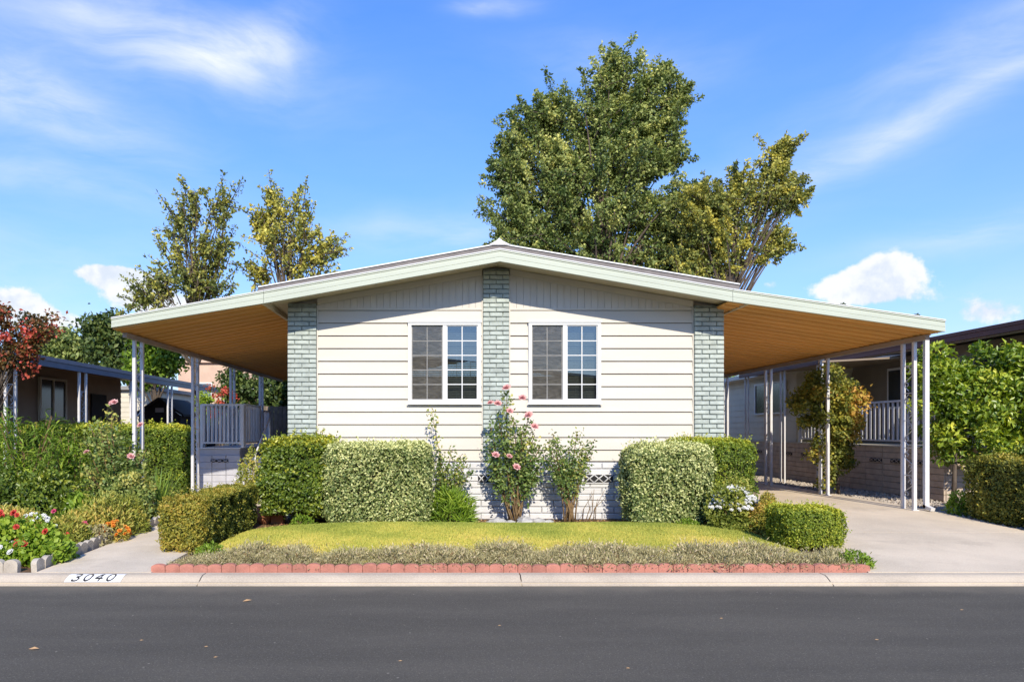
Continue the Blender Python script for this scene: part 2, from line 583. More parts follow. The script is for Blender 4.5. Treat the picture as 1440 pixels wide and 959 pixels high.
def mat_asphalt():
    m = bpy.data.materials.new('asphalt')
    m.use_nodes = True
    t = NT(m.node_tree)
    out = t.n('ShaderNodeOutputMaterial')
    p = t.n('ShaderNodeBsdfPrincipled')
    t.l(p.outputs[0], out.inputs[0])
    pos = t.n('ShaderNodeNewGeometry').outputs['Position']
    mp = t.n('ShaderNodeMapping')
    t.l(pos, mp.inputs[0])
    mp.inputs['Scale'].default_value = (0.25, 1.3, 1)
    big = t.noise(mp.outputs[0], 1.6, 5, 0.6)
    mid = t.noise(pos, 16, 4, 0.65)
    c = t.mix(t.smooth(big, 0.3, 0.7), (0.084, 0.077, 0.062, 1), (0.110, 0.100, 0.080, 1))
    c = t.mix(t.m('MULTIPLY', t.smooth(mid, 0.4, 0.75), 0.35), c, (0.080, 0.074, 0.067, 1))
    fine = t.noise(pos, 85, 3, 0.7)
    c = t.mix(t.m('MULTIPLY', t.smooth(fine, 0.52, 0.78), 0.8), c, (0.26, 0.235, 0.20, 1))
    fine2 = t.noise(pos, 62, 3, 0.7)
    c = t.mix(t.m('MULTIPLY', t.smooth(fine2, 0.50, 0.75), 0.6), c, (0.045, 0.041, 0.036, 1))
    vo = t.n('ShaderNodeTexVoronoi')
    t.l(pos, vo.inputs['Vector'])
    vo.inputs['Scale'].default_value = 9
    spot = t.m('MULTIPLY', t.m('LESS_THAN', vo.outputs['Distance'], 0.075), t.m('GREATER_THAN', t.noise(pos, 3.1, 2), 0.56))
    c = t.mix(t.m('MULTIPLY', spot, 0.7), c, (0.30, 0.27, 0.22, 1))
    sp = t.n('ShaderNodeSeparateXYZ')
    t.l(pos, sp.inputs[0])
    dust = t.m('MULTIPLY', t.smooth(t.m('MULTIPLY_ADD', t.noise(pos, 2.3, 4), .5, sp.outputs[1]), 6.75, 7.15), .55)
    c = t.mix(dust, c, (0.21, 0.18, 0.135, 1))
    t.l(c, p.inputs['Base Color'])
    p.inputs['Roughness'].default_value = 0.9
    p.inputs['Specular IOR Level'].default_value = 0.15
    b = t.n('ShaderNodeBump')
    b.inputs['Strength'].default_value = 0.55
    b.inputs['Distance'].default_value = 0.006
    t.l(t.noise(pos, 150, 3, 0.7), b.inputs['Height'])
    t.l(b.outputs[0], p.inputs['Normal'])
    return m


M['asphalt'] = mat_asphalt()

G = lambda *a: tuple(a)
M['l_box'] = mat_leaf('boxwood leaf', [(0, G(.035, .06, .008)), (.35, G(.085, .125, .014)), (.62, G(.19, .215, .022)), (1, G(.40, .36, .04))], gain=1.9)
M['l_boxdry'] = mat_leaf('boxwood bronzed leaf', [(0, G(.04, .055, .01)), (.35, G(.13, .14, .022)), (.65, G(.27, .23, .035)), (1, G(.42, .24, .06))], gain=1.6)
M['l_dark'] = mat_leaf('dark glossy leaf', [(0, G(.018, .038, .006)), (.45, G(.058, .09, .011)), (.75, G(.135, .165, .022)), (1, G(.30, .28, .03))], rough=0.38, spec=.5, gain=1.9)
M['l_varieg'] = mat_leaf('variegated leaf', [(0, G(.05, .075, .02)), (.35, G(.13, .16, .05)), (.62, G(.30, .31, .13)), (1, G(.50, .47, .20))], rnd=0.8, trans=.2, gain=1.9)
M['l_rose'] = mat_leaf('rose leaf', [(0, G(.03, .055, .012)), (.5, G(.08, .12, .03)), (.8, G(.17, .19, .05)), (1, G(.30, .27, .07))], rough=.42, gain=1.9)
M['l_bright'] = mat_leaf('fresh green leaf', [(0, G(.05, .09, .01)), (.5, G(.14, .22, .022)), (1, G(.30, .36, .045))], trans=.35)
M['l_tree'] = mat_leaf('tree leaf', [(0, G(.022, .038, .010)), (.4, G(.066, .086, .022)), (.7, G(.135, .150, .044)), (1, G(.27, .255, .075))], trans=.28, gain=2.75)
M['l_autumn'] = mat_leaf('turning tree leaf', [(0, G(.035, .048, .012)), (.35, G(.10, .108, .026)), (.65, G(.20, .18, .035)), (1, G(.34, .25, .045))], trans=.28, gain=2.75)
M['l_red'] = mat_leaf('red leaf', [(0, G(.04, .04, .012)), (.3, G(.12, .07, .02)), (.55, G(.30, .06, .035)), (1, G(.48, .08, .06))], trans=.3)
M['l_deep'] = mat_leaf('deep green leaf', [(0, G(.010, .022, .006)), (.5, G(.035, .058, .014)), (1, G(.11, .13, .03))], gain=1.9)
M['l_lav'] = mat_leaf('lavender leaf', [(0, G(.11, .10, .045)), (.5, G(.25, .225, .115)), (.8, G(.36, .315, .18)), (1, G(.42, .32, .24))], trans=.15, rough=.7, spec=.15, gain=1.75)
M['l_grass'] = mat_leaf('lawn grass', [(0, G(.14, .18, .03)), (.4, G(.30, .31, .062)), (.7, G(.44, .38, .09)), (1, G(.54, .40, .17))], trans=.3, rough=.65, spec=.2, rnd=.5, gain=1.5)
M['l_strap'] = mat_leaf('strap leaf', [(0, G(.04, .085, .012)), (.5, G(.11, .18, .03)), (1, G(.26, .31, .06))], rough=.4)
M['l_yel'] = mat_leaf('yellow green leaf', [(0, G(.05, .075, .012)), (.5, G(.15, .18, .03)), (.8, G(.30, .29, .06)), (1, G(.42, .31, .08))], trans=.3)
M['l_dry'] = mat_leaf('dry leaf', [(0, G(.10, .075, .03)), (.5, G(.24, .15, .06)), (1, G(.40, .25, .12))], trans=.15)
M['l_citrus'] = mat_leaf('broad glossy leaf', [(0, G(.025, .05, .006)), (.45, G(.085, .13, .012)), (.75, G(.21, .25, .025)), (1, G(.42, .40, .06))], rough=.35, spec=.5, trans=.3, gain=1.9)
M['p_pink'] = mat_leaf('pink petal', [(0, G(.60, .25, .25)), (.5, G(.76, .42, .40)), (1, G(.82, .58, .53))], trans=.3, gain=1.0)
M['p_red'] = mat_leaf('red petal', [(0, G(.38, .02, .02)), (.5, G(.58, .05, .04)), (1, G(.70, .14, .08))], trans=.25, gain=1.0)
M['p_magenta'] = mat_leaf('magenta petal', [(0, G(.42, .03, .10)), (.5, G(.62, .07, .18)), (1, G(.72, .16, .26))], trans=.25, gain=1.0)
M['p_white'] = mat_leaf('white petal', [(0, G(.60, .60, .55)), (1, G(.84, .84, .80))], trans=.2, gain=1.0)
M['p_orange'] = mat_leaf('orange petal', [(0, G(.62, .14, .02)), (.5, G(.75, .26, .03)), (1, G(.80, .40, .06))], trans=.3, gain=1.0)


# ------------------------------------------------------------------ foliage
def unit(a):
    return a / np.maximum(np.linalg.norm(a, axis=1, keepdims=True), 1e-9)


def rand_unit(n):
    return unit(RNG.normal(size=(n, 3)))


def leaf_mesh(name, P, D, N, L, Wd, tint, fold=0.18, curl=0.12):
    """P base, D growth direction, N approx upper-side normal, L lengths, Wd widths"""
    n = len(P)
    D = unit(D)
    side = unit(np.cross(D, N) + 1e-6)
    Nn = unit(np.cross(side, D))
    L = np.broadcast_to(np.asarray(L, float), (n,))[:, None]
    Wd = np.broadcast_to(np.asarray(Wd, float), (n,))[:, None]
    mid = P + D * L * 0.45
    v0 = P
    v1 = mid + side * Wd * 0.5 + Nn * Wd * fold
    v2 = P + D * L - Nn * L * curl
    v3 = mid - side * Wd * 0.5 + Nn * Wd * fold
    V = np.stack([v0, v1, v2, v3], axis=1).reshape(-1, 3).astype(np.float32)
    b = np.arange(n)[:, None] * 4
    tri = np.concatenate([b + np.array([[0, 1, 2]]), b + np.array([[0, 2, 3]])], axis=1).reshape(-1).astype(np.int32)
    me = bpy.data.meshes.new(name)
    me.vertices.add(4 * n)
    me.vertices.foreach_set('co', V.ravel())
    me.loops.add(6 * n)
    me.loops.foreach_set('vertex_index', tri)
    me.polygons.add(2 * n)
    me.polygons.foreach_set('loop_start', np.arange(0, 6 * n, 3, dtype=np.int32))
    me.polygons.foreach_set('loop_total', np.full(2 * n, 3, dtype=np.int32))
    a = me.attributes.new('tint', 'FLOAT', 'POINT')
    a.data.foreach_set('value', np.repeat(np.broadcast_to(np.asarray(tint, np.float32), (n,)), 4).astype(np.float32))
    me.update(calc_edges=True)
    return me


def leaf_orient(O, spread=0.9, out=0.45, up=0.0):
    n = len(O)
    N = unit(O + RNG.normal(size=(n, 3)) * spread * 0.55)
    D = unit(np.cross(N, rand_unit(n))) + O * out + np.array([0, 0, up])
    return unit(D), N


def wob(P, f, seed):
    r = np.random.default_rng(seed)
    s = np.zeros(len(P))
    for k in range(5):
        d = r.normal(size=3) * f * (1 + 0.6 * k)
        s += np.sin(P @ d + r.uniform(0, 6.28)) / (1 + 0.5 * k)
    return s / 2.6


def superbox(n, h, e, seed, lump=0.05, lumpf=5.0, bottom=0.15):
    """points + normals on a rounded box of half sizes h, centred; few at the underside"""
    hx, hy, hz = h
    areas = np.array([4 * hy * hz] * 2 + [4 * hx * hz] * 2 + [4 * hx * hy, 4 * hx * hy * bottom])
    f = RNG.choice(6, size=n, p=areas / areas.sum())
    q = RNG.uniform(-1, 1, size=(n, 3))
    q[f == 0, 0] = 1; q[f == 1, 0] = -1; q[f == 2, 1] = 1; q[f == 3, 1] = -1; q[f == 4, 2] = 1; q[f == 5, 2] = -1
    r = (np.abs(q) ** e).sum(1) ** (1 / e)
    q = q / r[:, None]
    Nn = unit(np.sign(q) * np.abs(q) ** (e - 1) / np.array([[hx, hy, hz]]))
    P = q * np.array([[hx, hy, hz]])
    P = P + Nn * (wob(P, lumpf, seed) * lump)[:, None]
    return P, Nn


def core_mesh(name, h, e, k=0.88, seed=0, lump=0.04, z0=None):
    nu, nv = 28, 14
    vs, fs = [], []
    for j in range(nv + 1):
        ph = -PI / 2 + PI * j / nv
        for i in range(nu):
            th = 2 * PI * i / nu
            q = np.array([math.cos(ph) * math.cos(th), math.cos(ph) * math.sin(th), math.sin(ph)])
            q = q / (np.abs(q) ** e).sum() ** (1 / e)
            vs.append(q * np.array(h) * k)
    vs = np.array(vs)
    w = wob(vs, 6, seed)
    vs = vs * (1 + 0.03 * w)[:, None]
    for j in range(nv):
        for i in range(nu):
            i2 = (i + 1) % nu
            fs.append((j * nu + i, j * nu + i2, (j + 1) * nu + i2, (j + 1) * nu + i))
    me = bpy.data.meshes.new(name)
    me.from_pydata([tuple(v) for v in vs], [], fs)
    me.polygons.foreach_set('use_smooth', [True] * len(fs))
    me.update()
    return me


def hedge(name, label, cat, x0, x1, y0, y1, z0, z1, mat, n, leaf=0.032, e=7, toptint=0.3, base=0.4, lump=0.04, group=None, dry=None, shoots=200, lumpf=5.0, aspect=0.6, thick=0.10, loose=0.0, ribs=0, endtint=0):
    c = np.array([(x0 + x1) / 2, (y0 + y1) / 2, (z0 + z1) / 2])
    h = np.array([(x1 - x0) / 2, (y1 - y0) / 2, (z1 - z0) / 2])
    sd = int(abs(x0 * 131 + y0 * 17)) + 3
    root = thing(name, label, cat, (c[0], c[1], z0), group)
    P, Nn = superbox(n, h, e, sd, lump, lumpf)
    depth = RNG.random(n) ** 1.7 * thick
    P = P - Nn * (depth + thick * .55 * np.clip(wob(P, 11, sd + 7), 0, 1) + thick * .35 * np.clip(wob(P, 24, sd + 8), 0, 1))[:, None]
    if ribs:
        ph = (P[:, 1] + .05 * np.sin(P[:, 2] * 9)) / ribs
        gap = np.exp(-((ph - np.round(ph)) * ribs / .035) ** 2) * (np.abs(Nn[:, 0]) > .6) * (P[:, 1] > -h[1] + .55)
        P = P - Nn * (gap * .14)[:, None]
    if loose > 0:
        P = P + RNG.normal(size=P.shape) * loose
    D, N = leaf_orient(Nn, 1.0, 0.5, 0.15)
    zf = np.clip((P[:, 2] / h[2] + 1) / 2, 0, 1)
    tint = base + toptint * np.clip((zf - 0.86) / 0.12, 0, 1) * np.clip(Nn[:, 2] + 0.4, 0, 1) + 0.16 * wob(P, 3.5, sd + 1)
    if endtint:
        tint = tint + endtint * np.clip((-h[1] + .45 - P[:, 1]) / .3, 0, 1) * (zf < .9)
    if dry:
        tint = tint + dry * np.clip(wob(P, 2.2, sd + 5), 0, 1)
    Lf = leaf * RNG.uniform(0.7, 1.3, n)
    if shoots:
        ps, ns = superbox(shoots, h, e, sd, lump, lumpf, 0.0)
        k = 5
        sp = np.repeat(ps, k, 0) + np.repeat(unit(ns + np.array([0, 0, 0.7]) + RNG.normal(size=ns.shape) * .4), k, 0) * (np.tile(np.arange(k), shoots) * leaf * 0.55)[:, None]
        so = rand_unit(len(sp)) + np.array([0, 0, .4])
        P = np.concatenate([P, sp])
        D = np.concatenate([D, unit(so)])
        N = np.concatenate([N, rand_unit(len(sp)) + np.array([0, -.5, .6])])
        Lf = np.concatenate([Lf, leaf * RNG.uniform(.7, 1.1, len(sp))])
        tint = np.concatenate([tint, np.full(len(sp), base + toptint * .8)])
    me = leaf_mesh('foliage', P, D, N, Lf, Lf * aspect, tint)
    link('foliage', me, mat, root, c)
    link('dark_core', core_mesh('dark_core', h - thick * 0.75, e, 0.97, sd), M['hedge_core'], root, c)  # solid dark core put in for the dark leafy interior
    return root


def clumps_in_lobes(lobes, D, ncl, depth_k=0.8, seed=1):
    """lobes in photo pixels (px,py,rx,ry) at distance D -> clump centres in metres, biased to the outside"""
    r = np.random.default_rng(seed)
    k = D / FPX
    ar = np.array([l[2] * l[3] for l in lobes], float)
    ar = ar ** .72
    idx = r.choice(len(lobes), size=ncl, p=ar / ar.sum())
    C = []
    for i in idx:
        px, py, rx, ry = lobes[i][:4]
        u = r.normal(size=3)
        u /= np.linalg.norm(u)
        rad = r.random() ** 0.42
        c = at(px, py, D)
        C.append((c.x + u[0] * rx * k * rad, c.y + u[1] * min(rx, ry) * k * depth_k * rad, c.z + u[2] * ry * k * rad))
    return np.array(C)


def clump_leaves(C, R, per, leaf, squash=0.75, droop=0.0, tint=0.45, tvar=0.18, seed=1):
    n = len(C) * per
    ci = np.repeat(np.arange(len(C)), per)
    u = rand_unit(n)
    rr = np.broadcast_to(np.asarray(R, float), (len(C),))[ci]
    rad = rr * (0.35 + 0.65 * RNG.random(n) ** 0.5) * np.where(RNG.random(n) < .12, RNG.uniform(1.1, 1.6, n), 1)
    P = C[ci] + u * rad[:, None] * np.array([[1, 1, squash]])
    O = unit(u + np.array([[0, 0, 0.35]]))
    D, N = leaf_orient(O, 1.2, 0.4, -droop)
    r = np.random.default_rng(seed)
    tc = tint + r.normal(size=len(C)) * tvar
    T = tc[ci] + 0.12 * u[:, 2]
    L = leaf * RNG.uniform(0.65, 1.35, n)
    return P, D, N, L, T


def spray_leaves(C, R, per, leaf, centre, tint, tvar, seed, lift=.9):
    """leaves set along upright, outward leaning sprays; returns leaf arrays and the twig lines"""
    r = np.random.default_rng(seed)
    m = len(C)
    out = C - centre
    out[:, 2] *= .35
    d = unit(unit(out) * .75 + np.array([[0, 0, lift]]) + r.normal(size=(m, 3)) * .5)
    R = np.broadcast_to(np.asarray(R, float), (m,))
    ci = np.repeat(np.arange(m), per)
    n = m * per
    t = RNG.random(n) ** .85
    wid = (R[ci] * .62) * (1 - .78 * t) * (.35 + .65 * np.minimum(1, t * 4))
    u = rand_unit(n)
    P = C[ci] + d[ci] * ((t - .42) * 2.5 * R[ci])[:, None] + u * (wid * RNG.random(n) ** .5)[:, None]
    O = unit(u + d[ci] * .5 + np.array([[0, -.1, .2]]))
    D, N = leaf_orient(O, 1.3, .5, .1)
    tc = tint + r.normal(size=m) * tvar
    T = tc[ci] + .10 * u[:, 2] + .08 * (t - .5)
    L = leaf * RNG.uniform(.55, 1.4, n)
    tw = [(C[i] - d[i] * 1.05 * R[i], C[i] + d[i] * .3 * R[i], C[i] + d[i] * 1.4 * R[i] + np.array([0, 0, .1 * R[i]])) for i in range(m)]
    return P, D, N, L, T, tw


def limbs(mb, base, C, R0, top_frac=0.55, nl=14, seed=1, trunk_top=None, lean=(0, 0)):
    r = random.Random(seed)
    base = Vector(base)
    zc = sorted(c[2] for c in C)
    cx = sum(c[0] for c in C) / len(C)
    cy = sum(c[1] for c in C) / len(C)
    zlow, zhigh = zc[0], zc[-1]
    top = Vector(trunk_top) if trunk_top else Vector((cx, cy, zlow + (zhigh - zlow) * top_frac))
    pts = []
    for i in range(7):
        f = i / 6
        p = base.lerp(top, f)
        p.x += math.sin(f * 5 + seed) * R0 * 0.6 * f
        p.y += math.cos(f * 4 + seed) * R0 * 0.5 * f
        pts.append(p)
    mb.tube(pts, [R0 * (1 - 0.65 * i / 6) for i in range(7)], 8)
    sel = r.sample(range(len(C)), min(nl, len(C)))
    for s in sel:
        tgt = Vector(C[s])
        f = min(0.95, max(0.25, (tgt.z - base.z) / max(0.1, top.z - base.z) * 0.6))
        i = int(f * 6)
        st = pts[i].lerp(pts[min(i + 1, 6)], f * 6 - i)
        mid = st.lerp(tgt, 0.5) + Vector((r.uniform(-.1, .1), r.uniform(-.1, .1), 0.12)) * (tgt - st).length
        rb = R0 * (1 - 0.65 * f) * 0.42
        pp = []
        for q in range(6):
            w = q / 5
            a = st.lerp(mid, w)
            b = mid.lerp(tgt, w)
            pp.append(a.lerp(b, w))
        mb.tube(pp, [rb * (1 - 0.85 * q / 5) for q in range(6)], 5)
    return top


def tree(name, label, lobes, D, base_px, mat, ncl, per, rcl, leaf, R0=0.2, cat='tree', group=None, tint=.45, tvar=.18, seed=1, droop=0.1, squash=.75, nl=16, depth_k=.8, ground=0.0, trunk_top=None, tintfn=None, aspect=.62, spray=False, lift=.9):
    C = clumps_in_lobes(lobes, D, ncl, depth_k, seed)
    k = D / FPX
    bx = (base_px - VX) * k
    root = thing(name, label, cat, (bx, D, ground), group)
    R = rcl * np.random.default_rng(seed + 9).uniform(.6, 1.35, len(C))
    tw = []
    if spray:
        cen = np.array([C[:, 0].mean(), D, np.percentile(C[:, 2], 25)])
        P, Dd, N, L, T, tw = spray_leaves(C, R, per, leaf, cen, tint, tvar, seed, lift)
    else:
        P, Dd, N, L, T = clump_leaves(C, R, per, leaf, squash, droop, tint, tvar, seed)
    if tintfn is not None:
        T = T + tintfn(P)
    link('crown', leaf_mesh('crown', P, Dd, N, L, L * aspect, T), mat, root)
    mb = MB()
    limbs(mb, (bx, D, ground), C, R0, nl=nl, seed=seed, trunk_top=trunk_top)
    for (a, b_, c_) in tw:
        mb.tube([a, b_, c_], [.012 + leaf * .09, .009 + leaf * .05, .004], 4, cap=False)
    mb.build('trunk', M['bark'], root)
    return root


def blossom_mesh(name, r, npet, layers=2, cup=0.5):
    P, D, N, L = [], [], [], []
    for ly in range(layers):
        for k in range(npet):
            a = 2 * PI * (k + ly * .5) / npet
            el = cup * (ly + .4) / layers * PI / 2
            d = np.array([math.cos(a) * math.cos(el), math.sin(a) * math.cos(el), math.sin(el)])
            P.append((0, 0, ly * r * .12))
            D.append(d)
            N.append(np.array([-math.cos(a) * math.sin(el), -math.sin(a) * math.sin(el), math.cos(el)]))
            L.append(r * (1 - .25 * ly))
    P, D, N, L = map(np.array, (P, D, N, L))
    return leaf_mesh(name, P.astype(float), D, N, L, L * 0.95, RNG.random(len(P)), .1, -.15)


ROSE = blossom_mesh('rose_blossom', .078, 7, 4, .95)
ROSE.materials.append(M['p_pink'])
GERA = blossom_mesh('geranium_head', .043, 9, 4, 1.0)
GERA.materials.append(M['p_red'])
MAGE = blossom_mesh('magenta_bloom', .05, 7, 3, .9)
MAGE.materials.append(M['p_magenta'])
DAISY = blossom_mesh('white_bloom', .034, 7, 2, .5)
DAISY.materials.append(M['p_white'])
ORNG = blossom_mesh('orange_bloom', .034, 7, 3, .8)
ORNG.materials.append(M['p_orange'])


def put_blossom(me, root, p, s=1.0, face=(-0.0, -0.7, 0.7)):
    o = link('blossom', me, None, root, p)
    v = Vector(face) + Vector((random.uniform(-.4, .4), random.uniform(-.3, .3), random.uniform(-.3, .3)))
    o.rotation_euler = v.to_track_quat('Z', 'Y').to_euler()
    o.scale = (s, s, s)
    return o


def cane_plant(name, label, cat, base, canes, mat, leaf=.05, per=60, blooms=(), bloom_me=None, cane_r=.01, spread=.09, stem_mat=None, tint=.5, start=.3, group=None, aspect=.6, dry=0, bs=1.0):
    """canes: list of end points (Vector); arching stems with leaves along their upper part"""
    base = Vector(base)
    root = thing(name, label, cat, base, group)
    Ps, Ds, Ns, Ls, Ts = [], [], [], [], []
    for i, tip in enumerate(canes):
        tip = Vector(tip)
        st = base + Vector((random.uniform(-.10, .10), random.uniform(-.07, .07), 0))
        mid = st.lerp(tip, .5) + Vector((random.uniform(-.05, .05), random.uniform(-.05, .05), .1 * (tip - st).length))
        pts = []
        for q in range(7):
            w = q / 6
            pts.append(st.lerp(mid, w).lerp(mid.lerp(tip, w), w))
        mb = MB().tube(pts, [cane_r * (1.15 - .8 * q / 6) for q in range(7)], 5)
        mb.build('stem', stem_mat or M['cane'], root)
        A = np.array([tuple(p) for p in pts])
        w = start + (1 - start) * RNG.random(per) ** .8
        idx = np.minimum((w * 6).astype(int), 5)
        fr = (w * 6 - idx)[:, None]
        p = A[idx] * (1 - fr) + A[idx + 1] * fr
        u = rand_unit(per)
        off = u * (RNG.random(per) ** .6 * spread)[:, None]
        Ps.append(p + off)
        O = unit(u + np.array([[0, -.2, .5]]))
        d, n_ = leaf_orient(O, 1.1, .5, 0)
        Ds.append(d); Ns.append(n_)
        Ls.append(leaf * RNG.uniform(.6, 1.3, per))
        Ts.append(tint + .15 * RNG.normal() + .1 * RNG.normal(size=per))
    P, D, N, L, T = (np.concatenate(a) for a in (Ps, Ds, Ns, Ls, Ts))
    link('foliage', leaf_mesh('foliage', P, D, N, L, L * aspect, T), mat, root)
    for b in blooms:
        put_blossom(bloom_me, root, b, random.uniform(.8, 1.15) * bs)
    return root


def mound_plant(name, label, cat, c, r, h, mat, n, leaf, aspect=.6, tint=.5, group=None, up=.4, stem=True, blooms=0, bloom_me=None, lump=.06, bs=1.0, bzone=.2, stems_n=6):
    """rounded leafy mound; c = base centre, r = (rx, ry), h = height"""
    c = Vector(c)
    root = thing(name, label, cat, c, group)
    u = rand_unit(n)
    u[:, 2] = np.abs(u[:, 2])
    sc = np.array([[r[0], r[1], h]])
    w = 1 + lump * 4 * wob(u * sc, 9, int(abs(c.x * 100)) + 2)
    rad = (0.55 + .45 * RNG.random(n) ** .45) * w
    P = u * sc * rad[:, None]
    O = unit(u / sc)
    D, N = leaf_orient(O, 1.2, .6, up)
    L = leaf * RNG.uniform(.6, 1.35, n)
    T = tint + .2 * wob(P, 5, 3) + .1 * (P[:, 2] / h)
    link('foliage', leaf_mesh('foliage', P, D, N, L, L * aspect, T), mat, root, c)
    mb = MB()
    for k in range(stems_n):
        a = random.uniform(0, 6.28)
        mb.tube([c + Vector((.02 * math.cos(a), .02 * math.sin(a), -.01)), c + Vector((r[0] * .35 * math.cos(a), r[1] * .35 * math.sin(a), h * .45)), c + Vector((r[0] * .6 * math.cos(a), r[1] * .6 * math.sin(a), h * .75))], [.009, .006, .003], 5)
    mb.build('stems', M['cane'], root)
    for k in range(blooms):
        a = random.uniform(0, 6.28)
        ph = math.asin(random.uniform(bzone, 1))
        q = c + Vector((r[0] * math.cos(a) * math.cos(ph), r[1] * math.sin(a) * math.cos(ph), h * math.sin(ph))) * 1.06
        q.z += .02
        put_blossom(bloom_me, root, q, random.uniform(.7, 1.2) * bs)
    return root


def blade_plant(name, label, cat, c, n, length, width, mat, spread=.6, group=None, tint=.5, base_r=.06, seg=4):
    """arching strap leaves from one crown"""
    c = Vector(c)
    root = thing(name, label, cat, c, group)
    mb = MB()
    for k in range(n):
        a = random.uniform(0, 6.28)
        lean = random.uniform(.05, spread)
        L = length * random.uniform(.6, 1.1)
        b = Vector((base_r * math.cos(a) * random.random(), base_r * math.sin(a) * random.random(), 0))
        dirh = Vector((math.cos(a), math.sin(a), 0))
        sd = Vector((-math.sin(a), math.cos(a), 0))
        pts = []
        for q in range(seg + 1):
            w = q / seg
            pts.append(c + b + dirh * (lean * L * w * w * .9 + lean * L * .25 * w) + Vector((0, 0, L * (w - lean * .45 * w * w))))
        vs, fs = [], []
        for q, p in enumerate(pts):
            ww = width * .5 * (1 - (q / seg) ** 2 * .95)
            vs += [p - sd * ww, p + sd * ww]
        for q in range(seg):
            fs.append((2 * q, 2 * q + 1, 2 * q + 3, 2 * q + 2))
        mb.add(vs, fs, True)
    me = mb.mesh('leaves')
    a_ = me.attributes.new('tint', 'FLOAT', 'POINT')
    a_.data.foreach_set('value', np.full(len(me.vertices), tint, np.float32))
    link('leaves', me, mat, root)
    return root


# ================================================================== SETTING
KZ = -0.08          # road level
def struct(o):
    o['kind'] = 'structure'
    return o


g = MB()
g.add([(-900, -900, -.13), (900, -900, -.13), (900, 900, -.13), (-900, 900, -.13)], [(0, 1, 2, 3)])
struct(g.build('ground', M['ground']))
g = MB().add([(-80, -1.2, KZ), (80, -1.2, KZ), (80, 6.90, KZ), (-80, 6.90, KZ)], [(0, 1, 2, 3)])
struct(g.build('road', M['asphalt']))
# planting earth behind the kerb, on both sides of the road
g = MB().box(-60, 60, 7.17, 60, -.12, -.012)
struct(g.build('garden_earth', M['soil']))
g = MB().box(-60, 60, -30, -1.75, -.12, -.012)
struct(g.build('far_side_earth', M['ground']))

# kerb: slabs with a rounded sloping face, joints between
def kerb_slab(x0, x1, y0, sgn=1):
    prof = [(0, -.12), (0, KZ + .006), (.035, KZ + .02), (.12, -.016), (.16, -.003), (.27, .0), (.27, -.12)]
    ra = [(x0, y0 + sgn * a, b) for a, b in prof]
    rb = [(x1, y0 + sgn * a, b) for a, b in prof]
    return MB().prism(ra, rb)


kerb = struct(MB().box(-60, 60, 6.93, 7.15, -.125, -.05).build('kerb', M['kerb']))
joints = [-40, -30, -21, -14.2, -8.3, (287 - VX) * 7.1 / 960, (731 - VX) * 7.1 / 960, (1157 - VX) * 7.1 / 960, 7.6, 12.5, 18, 26, 40]
for a, b in zip(joints[:-1], joints[1:]):
    kerb_slab(a + .006, b - .006, 6.90).build('kerb_slab', M['kerb'], kerb)
kerb2 = struct(kerb_slab(-60, 60, -1.2, -1).build('opposite_kerb', M['kerb']))


def slab_grid(name, xs, ys, zf, mat, thick=.1):
    mb = MB()
    vs, fs = [], []
    nx, ny = len(xs), len(ys)
    for y in ys:
        for x in xs:
            vs.append((x(y) if callable(x) else x, y, zf(y)))
    for j in range(ny - 1):
        for i in range(nx - 1):
            a = j * nx + i
            fs.append((a, a + 1, a + nx + 1, a + nx))
    mb.add(vs, fs)
    # skirts at the sides
    for i in (0, nx - 1):
        for j in range(ny - 1):
            a, b = vs[j * nx + i], vs[(j + 1) * nx + i]
            mb.add([a, b, (b[0], b[1], b[2] - thick), (a[0], a[1], a[2] - thick)], [(0, 1, 2, 3)])
    for j in (0, ny - 1):
        a, b = vs[j * nx], vs[j * nx + nx - 1]
        mb.add([a, b, (b[0], b[1], b[2] - thick), (a[0], a[1], a[2] - thick)], [(0, 1, 2, 3)])
    return mb.build(name, mat)


def drive_z(y):
    return .004 + .156 * max(0, min(1, (y - 7.17) / 4.2))


drv = struct(slab_grid('driveway', [lambda y: 4.42 + .38 * min(1, max(0, (y - 7.2) / 1.2)), lambda y: 8.05], [7.175, 7.9, 9.0, 9.42], drive_z, M['concrete'], .2))
ys0 = 9.43
for y1 in (12.4, 15.4, 18.4, 21.4, 30.0):
    o = slab_grid('slab', [4.8, 8.05], [ys0, min(11.37, y1) if ys0 < 11.37 else (ys0 + y1) / 2, y1], drive_z, M['concrete'], .2)
    o.parent = drv
    ys0 = y1 + .012


def walk_z(y):
    return .003 + .1 * max(0, min(1, (y - 7.2) / 4))


wk = struct(slab_grid('walkway', [-4.33, -3.12], [7.175, 8.4, 9.6], walk_z, M['walk'], .1))
o = slab_grid('slab', [-4.33, -3.12], [9.61, 11.2, 12.6], walk_z, M['walk'], .1)
o.parent = wk
o = slab_grid('slab', [-5.6, -2.7], [12.61, 13.5, 14.6], walk_z, M['walk'], .1)
o.parent = wk

# lawn: a low mound
LX0, LX1, LY0, LY1 = -2.95, 4.30, 7.55, 10.55


def lawn_inside(x, y):
    u = (x - (LX0 + LX1) / 2) / ((LX1 - LX0) / 2)
    v = (y - (LY0 + LY1) / 2) / ((LY1 - LY0) / 2)
    return np.abs(u) ** 5 + np.abs(v) ** 5


def lawn_z(x, y):
    r = lawn_inside(x, y)
    return .005 + .11 * np.clip(1 - r, 0, 1) ** .5 + .008 * np.sin(x * 1.7 + y * 2.1)


